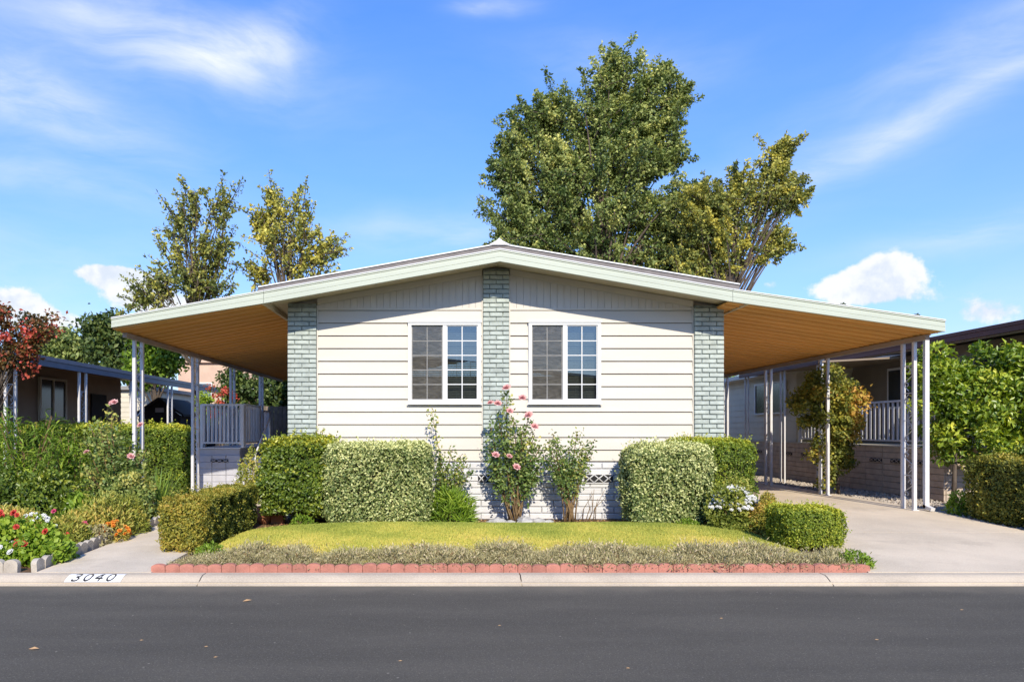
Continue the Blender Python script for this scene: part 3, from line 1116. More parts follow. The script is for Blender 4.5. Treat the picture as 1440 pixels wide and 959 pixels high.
nx, ny = 60, 26
vs, fs = [], []
for j in range(ny + 1):
    for i in range(nx + 1):
        u = -1 + 2 * i / nx
        v = -1 + 2 * j / ny
        e = 5
        r = (abs(u) ** e + abs(v) ** e) ** (1 / e)
        k = max(abs(u), abs(v)) / r if r > 0 else 1
        x = (LX0 + LX1) / 2 + u * k * (LX1 - LX0) / 2
        y = (LY0 + LY1) / 2 + v * k * (LY1 - LY0) / 2
        vs.append((x, y, float(lawn_z(np.array(x), np.array(y))) - .01))
for j in range(ny):
    for i in range(nx):
        a = j * (nx + 1) + i
        fs.append((a, a + 1, a + nx + 2, a + nx + 1))
struct(MB().add(vs, fs, True).build('lawn', M['lawnsoil']))
n = 210000
x = RNG.uniform(LX0, LX1, n)
y = LY0 + (LY1 - LY0) * RNG.random(n)
keep = lawn_inside(x, y) + .18 * wob(np.stack([x, y, 0 * x], 1), 3, 4) < 1
x, y = x[keep], y[keep]
P = np.stack([x, y, lawn_z(x, y) - .012], 1)
n = len(P)
D = unit(np.stack([RNG.normal(0, .45, n), RNG.normal(0, .45, n), np.ones(n)], 1))
N = unit(np.stack([RNG.normal(0, .6, n), -1 + RNG.normal(0, .6, n), .5 + 0 * x], 1))
L = RNG.uniform(.018, .042, n)
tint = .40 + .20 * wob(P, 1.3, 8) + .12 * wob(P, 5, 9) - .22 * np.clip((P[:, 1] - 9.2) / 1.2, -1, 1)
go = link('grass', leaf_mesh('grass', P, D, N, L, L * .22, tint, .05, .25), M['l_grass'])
tag(go, 'short yellow green lawn grass in front of the house', 'grass', kind='stuff')

# ================================================================== MAIN HOUSE
FD = 11.4286           # facade plane
FX = lambda px: (px - VX) / 84.0
FZ = lambda py: EYE + (VY - py) / 84.0
HX0, HX1 = FX(405), FX(1017)
RX = .817
OD = 10.75             # fascia plane
HBACK = 27.0
KX = 4.48


def ztop(x):
    if x < RX:
        return 4.333 - .1775 * (RX - x)
    if x < KX:
        return 4.333 - .1734 * (x - RX)
    return 4.333 - .1734 * (KX - RX) - .1446 * (x - KX)


def zsof(x):
    return ztop(x) - .105


house = thing('manufactured_house', 'cream sided house with pale green brick piers, low gable roof and two grid windows', 'house', ((HX0 + HX1) / 2, FD, 0))
W1 = (FX(574), FX(676.5), FZ(567), FZ(453))
W2 = (FX(743), FX(844.5), FZ(567), FZ(453))
WY0, WY1 = FD, FD + .1
ZB = FZ(648)


def gpoly(x0, x1, z0, y0, y1, zf=zsof):
    """box with a top that follows the gable between x0 and x1 (one slope)"""
    return MB().hexa([(x0, y0, z0), (x1, y0, z0), (x1, y1, z0), (x0, y1, z0), (x0, y0, zf(x0)), (x1, y0, zf(x1)), (x1, y1, zf(x1)), (x0, y1, zf(x0))])


shell = MB()
yy0, yy1 = FD + .07, FD + .14
shell.box(HX0, W1[0], yy0, yy1, 0, W1[3]); shell.box(W1[0], W1[1], yy0, yy1, 0, W1[2])
shell.box(W1[1], W2[0], yy0, yy1, 0, W1[3]); shell.box(W2[0], W2[1], yy0, yy1, 0, W1[2])
shell.box(W2[1], HX1, yy0, yy1, 0, W1[3])
for a, b in ((HX0, RX), (RX, HX1)):
    q = gpoly(a, b, W1[3], yy0, yy1)
    shell.add(q.v, q.f)
shell.box(HX0, HX0 + .1, yy1, HBACK, 0, 3.5)
shell.box(HX1 - .1, HX1, yy1, HBACK, 0, 3.45)
shell.box(HX0, HX1, HBACK, HBACK + .1, 0, 3.6)
shell.box(HX0 + .1, HX1 - .1, yy1, HBACK, .85, .95)
shell.build('wall', M['siding'], house)
# side soffit boards that close the roof overhang above the carports
box('eave_board', M['soffit'], house, -2.95, -2.90, OD + .03, HBACK, ztop(-2.9) - .19, zsof(-2.9) + .02)
box('eave_board', M['soffit'], house, 4.72, 4.76, OD + .03, HBACK, ztop(4.74) - .19, zsof(4.74) + .02)


# siding boards: lapped, lower edge proud
def siding_board(x0, x1, z0, z1, y, mat, parent, proud=.034, name='siding_board', axis='x', face=-1):
    lip = .012
    prof = [(0, z1 + .004), (-proud * .25, z1 + .003), (-proud, z0 + .004), (-proud, z0 - lip * 0), (0, z0 + .004)]
    prof = [(.036 if axis == 'x' and y < 12 else -.002, z1 - .009), (-.006, z1 - .009), (-proud, z0), (.036 if axis == 'x' and y < 12 else -.002, z0 + .002)]
    if axis == 'x':
        ra = [(x0, y + a, b) for a, b in prof]
        rb = [(x1, y + a, b) for a, b in prof]
    else:
        ra = [(y + face * a, x0, b) for a, b in prof]
        rb = [(y + face * a, x1, b) for a, b in prof]
    return MB().prism(ra, rb).build(name, mat, parent)


rows = [436 + 17.83 * k for k in range(12)] + [648]
pierL = (HX0, FX(445.5)); pierC = (FX(679), FX(716)); pierR = (FX(975.5), HX1)
secs = [(pierL[1] + .012, pierC[0] - .012, W1), (pierC[1] + .012, pierR[0] - .012, W2)]
SY = FD + .03
for x0, x1, w in secs:
    for k in range(12):
        z1, z0 = FZ(rows[k]), FZ(rows[k + 1]) if k < 11 else ZB
        if k == 11:
            z0 = ZB
        if z0 > w[3] - .03 or z1 < w[2] - .02:
            siding_board(x0, x1, z0, z1, SY, M['siding'], house)
        else:
            siding_board(x0, w[0] + .005, z0, z1, SY, M['siding'], house)
            siding_board(w[1] - .005, x1, z0, z1, SY, M['siding'], house)
            if z0 < w[2] - .04:
                siding_board(w[0] + .0055, w[1] - .0055, z0, w[2] + .012, SY, M['siding'], house)
    # tongue-and-groove boards of the gable
    nb = int(round((x1 - x0) / .112))
    for i in range(nb):
        a = x0 + (x1 - x0) * i / nb + .002
        b = x0 + (x1 - x0) * (i + 1) / nb - .002
        zt = lambda x: zsof(x) - .10
        z0 = FZ(433.5)
        if min(zt(a), zt(b)) <= z0 + .01:
            continue
        MB().hexa([(a, SY - .016, z0), (b, SY - .016, z0), (b, SY, z0), (a, SY, z0), (a, SY - .016, zt(a)), (b, SY - .016, zt(b)), (b, SY, zt(b)), (a, SY, zt(a))]).build('gable_board', M['gable'], house)
    MB().hexa([(x0, SY - .04, zsof(x0) - .105), (x1, SY - .04, zsof(x1) - .105), (x1, SY, zsof(x1) - .105), (x0, SY, zsof(x0) - .105),
               (x0, SY - .04, zsof(x0) - .004), (x1, SY - .04, zsof(x1) - .004), (x1, SY, zsof(x1) - .004), (x0, SY, zsof(x0) - .004)]).build('frieze_board', M['trim'], house)
    box('band_board', M['trim'], house, x0, x1, SY - .024, SY, FZ(436), FZ(433.2))
for xx in (pierL[1], pierC[0] - .02, pierC[1], pierR[0] - .02):
    box('corner_strip', M['trim'], house, xx + .001, xx + .019, SY - .034, SY, ZB, zsof(xx) - .11)

# brick piers
PITCH = .0775
BM = {}
for nm, ln in (('full', .207), ('half', .10), ('third', .15)):
    BM[nm] = [chamfer_box_mesh('brick', ln, .06, PITCH - .014, .007, .004, s) for s in range(4)]
    for me in BM[nm]:
        me.materials.append(M['brick'])
for (a, b) in (pierL, pierC, pierR):
    pr = MB()
    zt = min(zsof(a), zsof(b)) - .002
    pr.box(a + .004, b - .004, FD - .018, SY, ZB - .02, zt)
    pier = pr.build('brick_pier', M['mortar'], house)
    r = 0
    z = ZB
    wdt = b - a
    while z + PITCH < zt + .03:
        if z + PITCH > zt:
            break
        lens = ['full', 'full'] if r % 2 == 0 else ['half', 'full', 'half']
        tot = sum({'full': .207, 'half': .10}[q] for q in lens) + .01 * (len(lens) - 1)
        if wdt - tot > .045:
            pass
        sc = (wdt - .008) / tot
        x = a + .004
        for q in lens:
            ln = {'full': .207, 'half': .10}[q] * sc
            o = link('brick', random.choice(BM[q]), None, pier, (x + ln / 2, FD - .012 - random.uniform(0, .010), z + PITCH / 2))
            o.scale = (sc, 1, 1)
            o.rotation_euler = (0, random.uniform(-.012, .012), random.uniform(-.02, .02))
            x += ln + .01 * sc
        z += PITCH
        r += 1

# skirting of painted block below the siding
sk = box('skirting', M['skirt_dark'], house, HX0 + .004, HX1 - .004, FD - .004, SY, -.02, ZB - .022)
SKM = [chamfer_box_mesh('block', .396, .05, .098, .012, .003, s) for s in range(5)]
for me in SKM:
    me.materials.append(M['skirt'])
vents = [(FX(821), FX(861), FZ(678), FZ(667)), (FX(672), FX(700), FZ(678), FZ(667))]
for r in range(9):
    z = .004 + .1055 * r + .05
    off = 0 if r % 2 else .2
    xx = HX0 + .2 + (off - .2 if off else 0)
    for i in range(19):
        cx = HX0 + .2 + .404 * i - (.2 if r % 2 else 0)
        if cx - .2 < HX0 - .01:
            continue
        if cx + .2 > HX1 + .01:
            continue
        o = link('block', random.choice(SKM), None, sk, (cx, FD - .014 - random.uniform(0, .006), z))
vz0, vz1 = FZ(678.5), FZ(667)
for (a, b, c, d) in vents:
    v = MB().box(a, b, FD - .052, FD - .041, c, d).build('vent', M['dark'], house)
    mb = MB()
    nseg = 3
    for i in range(nseg):
        x0 = a + (b - a) * i / nseg
        x1 = a + (b - a) * (i + 1) / nseg
        for s in (0, 1):
            p0 = Vector((x0, FD - .058, c if s else d)); p1 = Vector((x1, FD - .058, d if s else c))
            mb.tube([p0, p1], .011, 5)
    mb.box(a - .01, b + .01, FD - .066, FD - .05, d, d + .014)
    mb.box(a - .01, b + .01, FD - .066, FD - .05, c - .014, c)
    mb.build('lattice', M['skirt'], v)

# roof: fascia with beads, drip edge, soffit, deck, grey edge, ridge cap
def fascia(x0, x1, parent, name='fascia', h0=.19, h1=.19):
    def prof(x, h):
        z = ztop(x)
        pts = [(.03, 0), (-.012, 0), (-.012, -.02), (0, -.026), (0, -.30 * h), (-.006, -.34 * h), (-.006, -.58 * h), (-.001, -.62 * h), (-.008, -.68 * h), (-.008, -.98 * h), (.03, -h)]
        return [(x, OD + a, z + b) for a, b in pts]
    mb = MB()
    xs = [x0] + [q for q in (RX,) if x0 < q < x1] + [x1]
    for a, b in zip(xs[:-1], xs[1:]):
        ha = h0 + (h1 - h0) * (a - x0) / (x1 - x0)
        hb = h0 + (h1 - h0) * (b - x0) / (x1 - x0)
        mb.prism(prof(a, ha), prof(b, hb))
    f = mb.build(name, M['fascia'], parent)
    mb = MB()
    for a, b in zip(xs[:-1], xs[1:]):
        pa = [(a, OD - .02, ztop(a) + .003), (a, OD - .02, ztop(a) + .017), (a, OD + .05, ztop(a) + .017), (a, OD + .05, ztop(a) + .003)]
        pb = [(b, p[1], p[2] - ztop(a) + ztop(b)) for p in pa]
        mb.prism(pa, pb)
    mb.build('drip_edge', M['roofwhite'], f)
    return f


roof = MB()
for a, b in ((-2.9, RX), (RX, 4.72)):
    roof.hexa([(a, OD + .032, zsof(a)), (b, OD + .032, zsof(b)), (b, HBACK + .3, zsof(b)), (a, HBACK + .3, zsof(a)),
               (a, OD + .032, ztop(a)), (b, OD + .032, ztop(b)), (b, HBACK + .3, ztop(b)), (a, HBACK + .3, ztop(a))])
roof = roof.build('roof', M['soffit'], house)
fascia(-2.9, KX, house)
# raised roof covering set back a little
UD = 11.0
U = lambda px, py: ((px - VX) / 87.27, EYE + (VY - py) / 87.27)
ul, up_, ur = U(363, 405), U(702, 344), U(1040, 401)
cov = MB()
for (a, b) in ((ul, up_), (up_, ur)):
    za, zb = a[1], b[1]
    cov.hexa([(a[0], UD, ztop(a[0]) + .002 if a[0] > -2.9 else ztop(-2.9)), (b[0], UD, ztop(b[0]) + .002), (b[0], HBACK + .2, ztop(b[0]) + .002), (a[0], HBACK + .2, ztop(a[0]) + .002),
              (a[0], UD, za), (b[0], UD, zb), (b[0], HBACK + .2, zb), (a[0], HBACK + .2, za)])
cov = cov.build('roof_covering', M['roofgrey'], house)
mb = MB()
for (a, b) in ((ul, up_), (up_, ur)):
    mb.hexa([(a[0], UD - .02, a[1] + .003), (b[0], UD - .02, b[1] + .003), (b[0], HBACK + .2, b[1] + .003), (a[0], HBACK + .2, a[1] + .003),
             (a[0], UD - .02, a[1] + .022), (b[0], UD - .02, b[1] + .022), (b[0], HBACK + .2, b[1] + .022), (a[0], HBACK + .2, a[1] + .022)])
mb.build('roof_membrane', M['roofwhite'], cov)
cxr, czr = up_
pr = [(cxr - .17, czr - .01), (cxr - .05, czr + .055), (cxr, czr + .10), (cxr + .05, czr + .055), (cxr + .18, czr - .01)]
MB().prism([(x, UD - .03, z) for x, z in pr], [(x, HBACK + .2, z) for x, z in pr]).build('ridge_cap', M['roofwhite'], house)


# windows
def window(w):
    x0, x1, z0, z1 = w
    y = FD
    fr = MB()
    t = .055
    fr.box(x0, x1, y - .045, y + .06, z1 - t, z1); fr.box(x0, x1, y - .045, y + .06, z0, z0 + t)
    fr.box(x0, x0 + t, y - .045, y + .06, z0 + t, z1 - t); fr.box(x1 - t, x1, y - .045, y + .06, z0 + t, z1 - t)
    xm = (x0 + x1) / 2
    wo = fr.build('window', M['white'], house)
    box('mullion', M['white'], wo, xm - .03, xm + .03, y - .036, y + .05, z0 + t, z1 - t)
    MB().box(x0 - .02, x1 + .02, y - .062, y - .0455, z0 - .022, z0 + .006).build('sill', M['white'], wo)
    MB().box(x0 - .012, x1 + .012, y - .06, y - .0455, z1 - .01, z1 + .02).build('head_trim', M['white'], wo)
    for s in (0, 1):
        a, b = (x0 + t, xm - .03) if s == 0 else (xm + .03, x1 - t)
        c, d = z0 + t, z1 - t
        sash = MB()
        f = .018
        yo = y + (.008 if s == 0 else -.012)
        sash.box(a, b, yo - .012, yo + .02, d - f, d); sash.box(a, b, yo - .012, yo + .02, c, c + f)
        sash.box(a, a + f, yo - .012, yo + .02, c + f, d - f); sash.box(b - f, b, yo - .012, yo + .02, c + f, d - f)
        so = sash.build('sash', M['white'], wo)
        gx = (a + b) / 2
        xs = [a + f, gx, b - f]
        zs = [c + f + (d - c - 2 * f) * k / 5 for k in range(6)]
        for i in range(2):
            for k in range(5):
                MB().box(xs[i], xs[i + 1], yo + .004, yo + .008, zs[k], zs[k + 1]).build('pane', M['glass'], so)
        gr = MB()
        gr.box(gx - .008, gx + .008, yo - .004, yo + .003, c + f, d - f)
        for k in range(1, 5):
            gr.box(a + f, gx - .0082, yo - .004, yo + .003, zs[k] - .008, zs[k] + .008)
            gr.box(gx + .0082, b - f, yo - .004, yo + .003, zs[k] - .008, zs[k] + .008)
        gr.build('glazing_bars', M['white'], so)
        if s == 0:
            MB().add([(a + .005, yo - .02, c + .005), (b - .005, yo - .02, c + .005), (b - .005, yo - .02, d - .005), (a + .005, yo - .02, d - .005)], [(0, 1, 2, 3)]).build('insect_screen', M['screen'], wo)
    # blinds behind the glass
    mb = MB()
    nsl = 42
    for k in range(nsl):
        z = z0 + t + (z1 - z0 - 2 * t) * (k + .5) / nsl
        mb.hexa([(x0 + .03, y + .10, z - .009), (x1 - .03, y + .10, z - .009), (x1 - .03, y + .118, z + .008), (x0 + .03, y + .118, z + .008),
                 (x0 + .03, y + .10, z - .0075), (x1 - .03, y + .10, z - .0075), (x1 - .03, y + .118, z + .0095), (x0 + .03, y + .118, z + .0095)])
    for cxx in (x0 + .3, xm + .2, x1 - .18):
        mb.box(cxx, cxx + .008, y + .094, y + .098, z0 + t, z1 - t)
    mb.build('blind', M['blind'], wo)


window(W1)
window(W2)


# ================================================================== CARPORTS
def scroll_post(parent, x, y, z0, z1, sep=.28, tube=.052, mat=None, dir_y=True, scrolls=True):
    mat = mat or M['white_metal']
    h = tube / 2
    mb = MB()
    mb.box(x - h, x + h, y - h, y + h, z0, z1)
    post = mb.build('post', mat, parent)
    y2 = y + sep
    MB().box(x - h, x + h, y2 - h, y2 + h, z0, z1).build('upright', mat, post)
    MB().box(x - .05, x + .05, y - .05, y + .06, z0 - .002, z0 + .012).build('foot_plate', mat, post)
    if scrolls:
        mb = MB()
        z = z0 + .15
        k = 0
        c = y + sep / 2
        half = sep / 2 - h
        while z + .42 < z1 - .08:
            s = 1 if k % 2 == 0 else -1
            pts = []
            for q in range(25):
                w = q / 24
                ang = w * 2 * PI
                amp = half * .92
                pts.append((x, c + s * amp * math.sin(ang) * (1 - .15 * math.cos(ang)), z + .40 * w))
            mb.tube(pts, .007, 5)
            for zc, sg in ((z + .10, s), (z + .30, -s)):
                sp = []
                for q in range(14):
                    w = q / 13
                    a2 = w * 1.6 * PI
                    r_ = .05 * (1 - .65 * w)
                    sp.append((x, c + sg * (half * .35) + r_ * math.cos(a2), zc + r_ * math.sin(a2)))
                mb.tube(sp, .006, 5)
            mb.box(x - .008, x + .008, y + h, y2 - h, z + .415, z + .428)
            z += .46
            k += 1
        mb.build('scroll_work', mat, post)
    return post


def carport(label, xa, xb, xpost, posts, side, z_ground):
    """xa house side, xb outer edge"""
    root = thing('carport_awning', label, 'carport', ((xa + xb) / 2, FD, 0))
    x0, x1 = min(xa, xb), max(xa, xb)
    h_end = .145 if side < 0 else .175
    fascia(x0, x1, root, 'fascia', h_end if side < 0 else .19, .19 if side < 0 else h_end)
    y = OD + .034
    zc = lambda x: ztop(x) - .165
    while y < 21.6:
        w = .3
        mb = MB()
        # interlocking pan: flat with a raised rib on one edge
        prof = [(0, 0), (.105, 0), (.112, -.012), (.128, -.012), (.135, 0), (w - .03, 0), (w - .024, -.022), (w - .006, -.022), (w - .002, 0), (w - .002, .02), (0, .02)]
        ra = [(x0 + .002, y + a, zc(x0) + b) for a, b in prof]
        rb = [(x1 - .01, y + a, zc(x1) + b) for a, b in prof]
        mb.prism(ra, rb)
        mb.build('roof_pan', M['pan'], root)
        y += w
    ze = zc(xpost)
    box('beam', M['beam'], root, xpost - .035, xpost + .035, OD + .30, 21.5, ze - .10, ze - .026)
    xe = xb
    box('side_gutter', M['fascia'], root, min(xe, xe - side * .02), max(xe, xe - side * .02), OD + .033, 21.6, ztop(xe) - h_end + .005, ztop(xe) + .01)
    for i, d in enumerate(posts):
        scroll_post(root, xpost, d, z_ground(d), ze - .102, .28)
    return root


carport('low awning with orange brown underside on scrolled posts beside the porch', -2.905, -5.30, -5.235, [11.40, 14.0, 16.45, 19.0], -1, lambda d: .02)
cr = carport('wide carport awning with orange brown underside over the concrete driveway', 4.485, 7.83, 7.76, [11.36, 13.95, 16.4, 18.95], 1, lambda d: drive_z(d))
# downspout at the corner post of the driveway carport
mb = MB().box(7.90, 7.97, 11.30, 11.36, .20, 2.98)
mb.hexa([(7.90, 11.18, .165), (7.97, 11.18, .165), (7.97, 11.36, .205), (7.90, 11.36, .205), (7.90, 11.16, .215), (7.97, 11.16, .215), (7.97, 11.36, .26), (7.90, 11.36, .26)])
mb.build('downspout', M['white_metal'], cr)
# leaf-shaped stand-ins for small dark specks on the awning edge
for px, py in ((1288, 447), (1184, 433)):
    p = at(px, py, OD + .05)
    me = leaf_mesh('fallen_leaf', np.array([[0, 0, 0], [0, 0, 0], [.01, 0, 0.]]), np.array([[.3, 0, 1], [-.8, .1, .6], [.9, 0, .5]]), np.array([[0, -1, .2]] * 3), np.array([.06, .06, .05]), np.array([.04, .045, .04]), np.array([0., .1, .0]))
    o = link('fallen_leaf', me, M['l_deep'], None, (p.x, OD + .02, ztop(p.x) + .014))
    tag(o, 'small dark speck on the top edge of the driveway carport', 'leaf', 'dark specks on the carport edge')

# ================================================================== PORCH
PD = 14.62
porch = thing('porch_deck', 'raised porch with grey block base and white picket railing under the left awning', 'porch', (-4.9, PD, .1))
px0, px1 = (278 - VX) * PD / 960, (337 - VX) * PD / 960
pz = at(0, 631, PD).z
base = box('base', M['grey_block'], porch, px0 + .01, px1 - .01, PD + .02, 20.5, 0, pz - .004)
bl = chamfer_box_mesh('block', .296, .04, .138, .008, .002, 3)
bl.materials.append(M['grey_block'])
z = .1
r = 0
while z + .14 < pz:
    for i in range(3):
        link('block', bl, None, base, (px0 + .155 + .302 * i, PD + .012, z + .07))
    z += .142
    r += 1
vt = box('vent', M['dark'], porch, px0 + .28, px0 + .66, PD - .014, PD - .005, .80, .87)
mb = MB()
for i in range(3):
    a = px0 + .28 + .127 * i
    mb.tube([(a, PD - .018, .80), (a + .127, PD - .018, .87)], .007, 4)
    mb.tube([(a, PD - .018, .87), (a + .127, PD - .018, .80)], .007, 4)
mb.build('lattice', M['grey_block'], vt)
box('deck_edge', M['white_metal'], porch, px0 - .02, px1 + .02, PD - .02, 20.5, pz, pz + .025)


def picket_rail(parent, p0, p1, zb, zt, n, mat, w=.035, gap_bottom=.12, name='picket', lean=0.0, posts=True):
    p0, p1 = Vector(p0), Vector(p1)
    d = (p1 - p0)
    L = d.length
    d.normalize()
    sd = Vector((-d.y, d.x, 0))
    for k in range(n):
        c = p0.lerp(p1, (k + .5) / n)
        zo0 = c.z
        mb = MB()
        a = d * w / 2
        b = sd * .012
        mb.hexa([c - a - b + Vector((0, 0, zb + gap_bottom)), c + a - b + Vector((0, 0, zb + gap_bottom)), c + a + b + Vector((0, 0, zb + gap_bottom)), c - a + b + Vector((0, 0, zb + gap_bottom)),
                 c - a - b + Vector((0, 0, zt - .02)), c + a - b + Vector((0, 0, zt - .02)), c + a + b + Vector((0, 0, zt - .02)), c - a + b + Vector((0, 0, zt - .02))])
        mb.build(name, mat, parent)
    for z, hh in ((zt - .02, .04), (zb + gap_bottom - .035, .034)):
        a = d * .0
        b = sd * .022
        q0, q1 = p0, p1
        MB().hexa([q0 - b + Vector((0, 0, z)), q1 - b + Vector((0, 0, z)), q1 + b + Vector((0, 0, z)), q0 + b + Vector((0, 0, z)),
                   q0 - b + Vector((0, 0, z + hh)), q1 - b + Vector((0, 0, z + hh)), q1 + b + Vector((0, 0, z + hh)), q0 + b + Vector((0, 0, z + hh))]).build('rail', mat, parent)
    if posts:
        for q in (p0, p1):
            MB().box(q.x - .03, q.x + .03, q.y - .03, q.y + .03, q.z + zb, q.z + zt + .01).build('rail_post', mat, parent)


zr = at(0, 569, PD).z
picket_rail(porch, (px0 + .07, PD + .05, 0), (px1 + .05, PD + .05, 0), pz + .026, zr, 10, M['white_metal'])
picket_rail(porch, (px0 + .07, PD + .2, 0), (px0 + .07, 20.2, 0), pz + .026, zr, 40, M['white_metal'])
xg = (341 - VX) * 15.4 / 960
picket_rail(porch, (px1 + .05, PD + .15, 0), (px1 + .0, PD + 1.5, 0), pz + .026, zr + .01, 9, M['white_metal'])
# steps up to the porch beside its block base
st = thing('porch_steps', 'grey porch steps with white edged treads and handrail beside the dark hedge', 'steps', (-3.6, PD, .1))
for k in range(4):
    z0 = .10 + .2 * k
    y0 = PD - .85 + .28 * k
    box('tread', M['white_metal'], st, -4.40, -3.05, y0, y0 + .30, z0 + .17, z0 + .20)
    box('riser', M['grey_block'], st, -4.38, -3.07, y0 + .05, y0 + .075, z0, z0 + .169)
mb = MB()
mb.tube([(-3.9, PD - .8, .12), (-3.9, PD - .8, 1.0), (-3.9, PD + .3, 1.75)], .018, 6)
mb.tube([(-3.9, PD + .3, 1.0), (-3.9, PD + .3, 1.75)], .018, 6)
mb.build('handrail', M['white_metal'], st)
# fence at the back of the porch
fn = thing('board_fence', 'weathered brown board fence behind the porch railing', 'fence', (-4.6, 20.6, .1))
for k in range(26):
    a = -6.3 + .13 * k
    box('board', M['fence'], fn, a, a + .118, 20.62 + random.uniform(0, .012), 20.645, .1, 2.2 + random.uniform(-.02, .02))
box('rail', M['fence'], fn, -6.3, -2.9, 20.65, 20.69, 1.9, 1.98)

# pot and block at the corner of the walk
pt = thing('terracotta_pot', 'round terracotta pot at the end of the clipped box hedge', 'pot', at(372, 735, 11.0))
p = at(372, 737, 11.0)
MB().lathe((p.x, p.y, -.01), [(.0, .0), (.09, 0), (.135, .10), (.14, .17), (.115, .235), (.125, .245), (.125, .275), (.10, .275), (.09, .22), (0, .2)], 20).build('pot_body', M['terracotta'], pt)
MB().lathe((p.x, p.y, .20), [(0, .012), (.09, .01)], 16).build('potting_soil', M['soil'], pt)
pb = MB()
q = at(391, 732, 11.0)
pb.prism([(q.x - .10, q.y - .09, -.01), (q.x + .11, q.y - .10, -.01), (q.x + .10, q.y + .1, -.01), (q.x - .11, q.y + .09, -.01)], [(q.x - .085, q.y - .07, .15), (q.x + .09, q.y - .08, .13), (q.x + .085, q.y + .08, .14), (q.x - .09, q.y + .08, .155)])
tag(pb.build('clay_block', M['terracotta']), 'small clay block beside the terracotta pot', 'block')


# ================================================================== EDGING
def scallop_mesh(name, w, h, d, seg=8, base=.62, lip=.0):
    pts = [(-w / 2, -.05)]
    for k in range(seg + 1):
        a = PI - PI * k / seg
        pts.append((w / 2 * math.cos(a), h * base + h * (1 - base) * math.sin(a)))
    pts.append((w / 2, -.05))
    mb = MB().prism([(x, -d / 2, z) for x, z in pts], [(x, d / 2, z) for x, z in pts])
    return mb.mesh(name)


SC = scallop_mesh('edging_stone', .145, .082, .055, base=.68)
SC.materials.append(M['red_edge'])
SG = scallop_mesh('edging_stone', .15, .135, .06)
SG.materials.append(M['grey_edge'])
ed = thing('scalloped_edging', 'row of red scalloped edging stones in front of the lavender', 'edging', (.6, 7.23, 0))
x = (213 - VX) * 7.22 / 960
xe = (1217 - VX) * 7.22 / 960
k = 0
while x < xe:
    o = link('edging_stone', SC, None, ed, (x + .074, 7.235 + .006 * math.sin(k * 1.3), .0 + random.uniform(-.008, .004)))
    o.rotation_euler = (random.uniform(-.05, .05), random.uniform(-.02, .02), random.uniform(-.03, .03))
    x += .149
    k += 1
ed2 = thing('scalloped_edging', 'row of grey scalloped edging stones around the flower bed beside the walk', 'edging', (-4.45, 7.3, 0))
x = (-25 - VX) * 7.22 / 960
xc = -4.42
pts = []
while x < xc - .05:
    pts.append((x, 7.235, 0.0))
    x += .153
y = 7.30
while y < 11.6:
    pts.append((xc + .02 * math.sin(y * 2) + .02, y, PI / 2 + .02 * math.sin(y)))
    y += .153
for (a, b, rz) in pts:
    o = link('edging_stone', SG, None, ed2, (a, b, random.uniform(-.014, .0) + (walk_z(b) * .8 if rz else 0)))
    o.rotation_euler = (random.uniform(-.06, .06), random.uniform(-.03, .03), rz + random.uniform(-.05, .05))

# painted house number on the kerb face
def kerb_pt(x, s):
    """s 0..1 from the top of the sloping face down"""
    y1, z1, y0, z0 = 6.90 + .12, -.016, 6.90 + .035, KZ + .02
    return Vector((x, y1 + (y0 - y1) * s, z1 + (z0 - z1) * s))


nrm = Vector((0, -(.044), .085)).normalized()
kn = thing('kerb_number', 'white painted kerb panel with stencilled house number 3040', 'sign', (-3.7, 6.96, -.04))
xa, xb = (92 - VX) * 6.98 / 960, (171 - VX) * 6.98 / 960


def kerb_strip(xa, xb, off):
    ys = [(6.90 + .20, -.0019), (6.90 + .16, -.003), (6.90 + .12, -.016), (6.90 + .05, -.0523)]
    vs, fs = [], []
    for i, (y, z) in enumerate(ys):
        vs += [Vector((xa, y, z)) + nrm * off, Vector((xb, y, z)) + nrm * off]
    for i in range(len(ys) - 1):
        fs.append((2 * i, 2 * i + 2, 2 * i + 3, 2 * i + 1))
    return MB().add(vs, fs)


kerb_strip(xa, xb, .004).build('panel', M['plate'], kn)


def digit(polylines, x, w, mat):
    mb = MB()
    # unit square 0..1; mapped over the panel; v=0 bottom
    def mp(u, v):
        prof = [(6.90 + .055, -.0497), (6.90 + .12, -.016), (6.90 + .16, -.003), (6.90 + .185, -.0023)]
        ls = [0]
        for a, b in zip(prof[:-1], prof[1:]):
            ls.append(ls[-1] + math.hypot(b[0] - a[0], b[1] - a[1]))
        s = v * ls[-1]
        for i in range(3):
            if s <= ls[i + 1] + 1e-9:
                f = (s - ls[i]) / (ls[i + 1] - ls[i])
                yy = prof[i][0] + (prof[i + 1][0] - prof[i][0]) * f
                zz = prof[i][1] + (prof[i + 1][1] - prof[i][1]) * f
                break
        return Vector((x + u * w + .22 * w * v, yy, zz)) + nrm * .008
    th = .075
    for pl in polylines:
        for (a, b) in zip(pl[:-1], pl[1:]):
            a, b = Vector(a), Vector(b)
            d = (b - a)
            if d.length < 1e-6:
                continue
            d.normalize()
            nn = Vector((-d.y, d.x)) * th
            a2, b2 = a - d * .03, b + d * .03
            steps = 3
            for q in range(steps):
                s0, s1 = a2.lerp(b2, q / steps), a2.lerp(b2, (q + 1) / steps)
                cl = lambda t_: min(1, max(0, t_))
                vs = [mp(s0.x + nn.x, cl(s0.y + nn.y)), mp(s0.x - nn.x, cl(s0.y - nn.y)), mp(s1.x - nn.x, cl(s1.y - nn.y)), mp(s1.x + nn.x, cl(s1.y + nn.y))]
                mb.add(vs, [(0, 1, 2, 3)])
    return mb.build('digit', mat, kn)


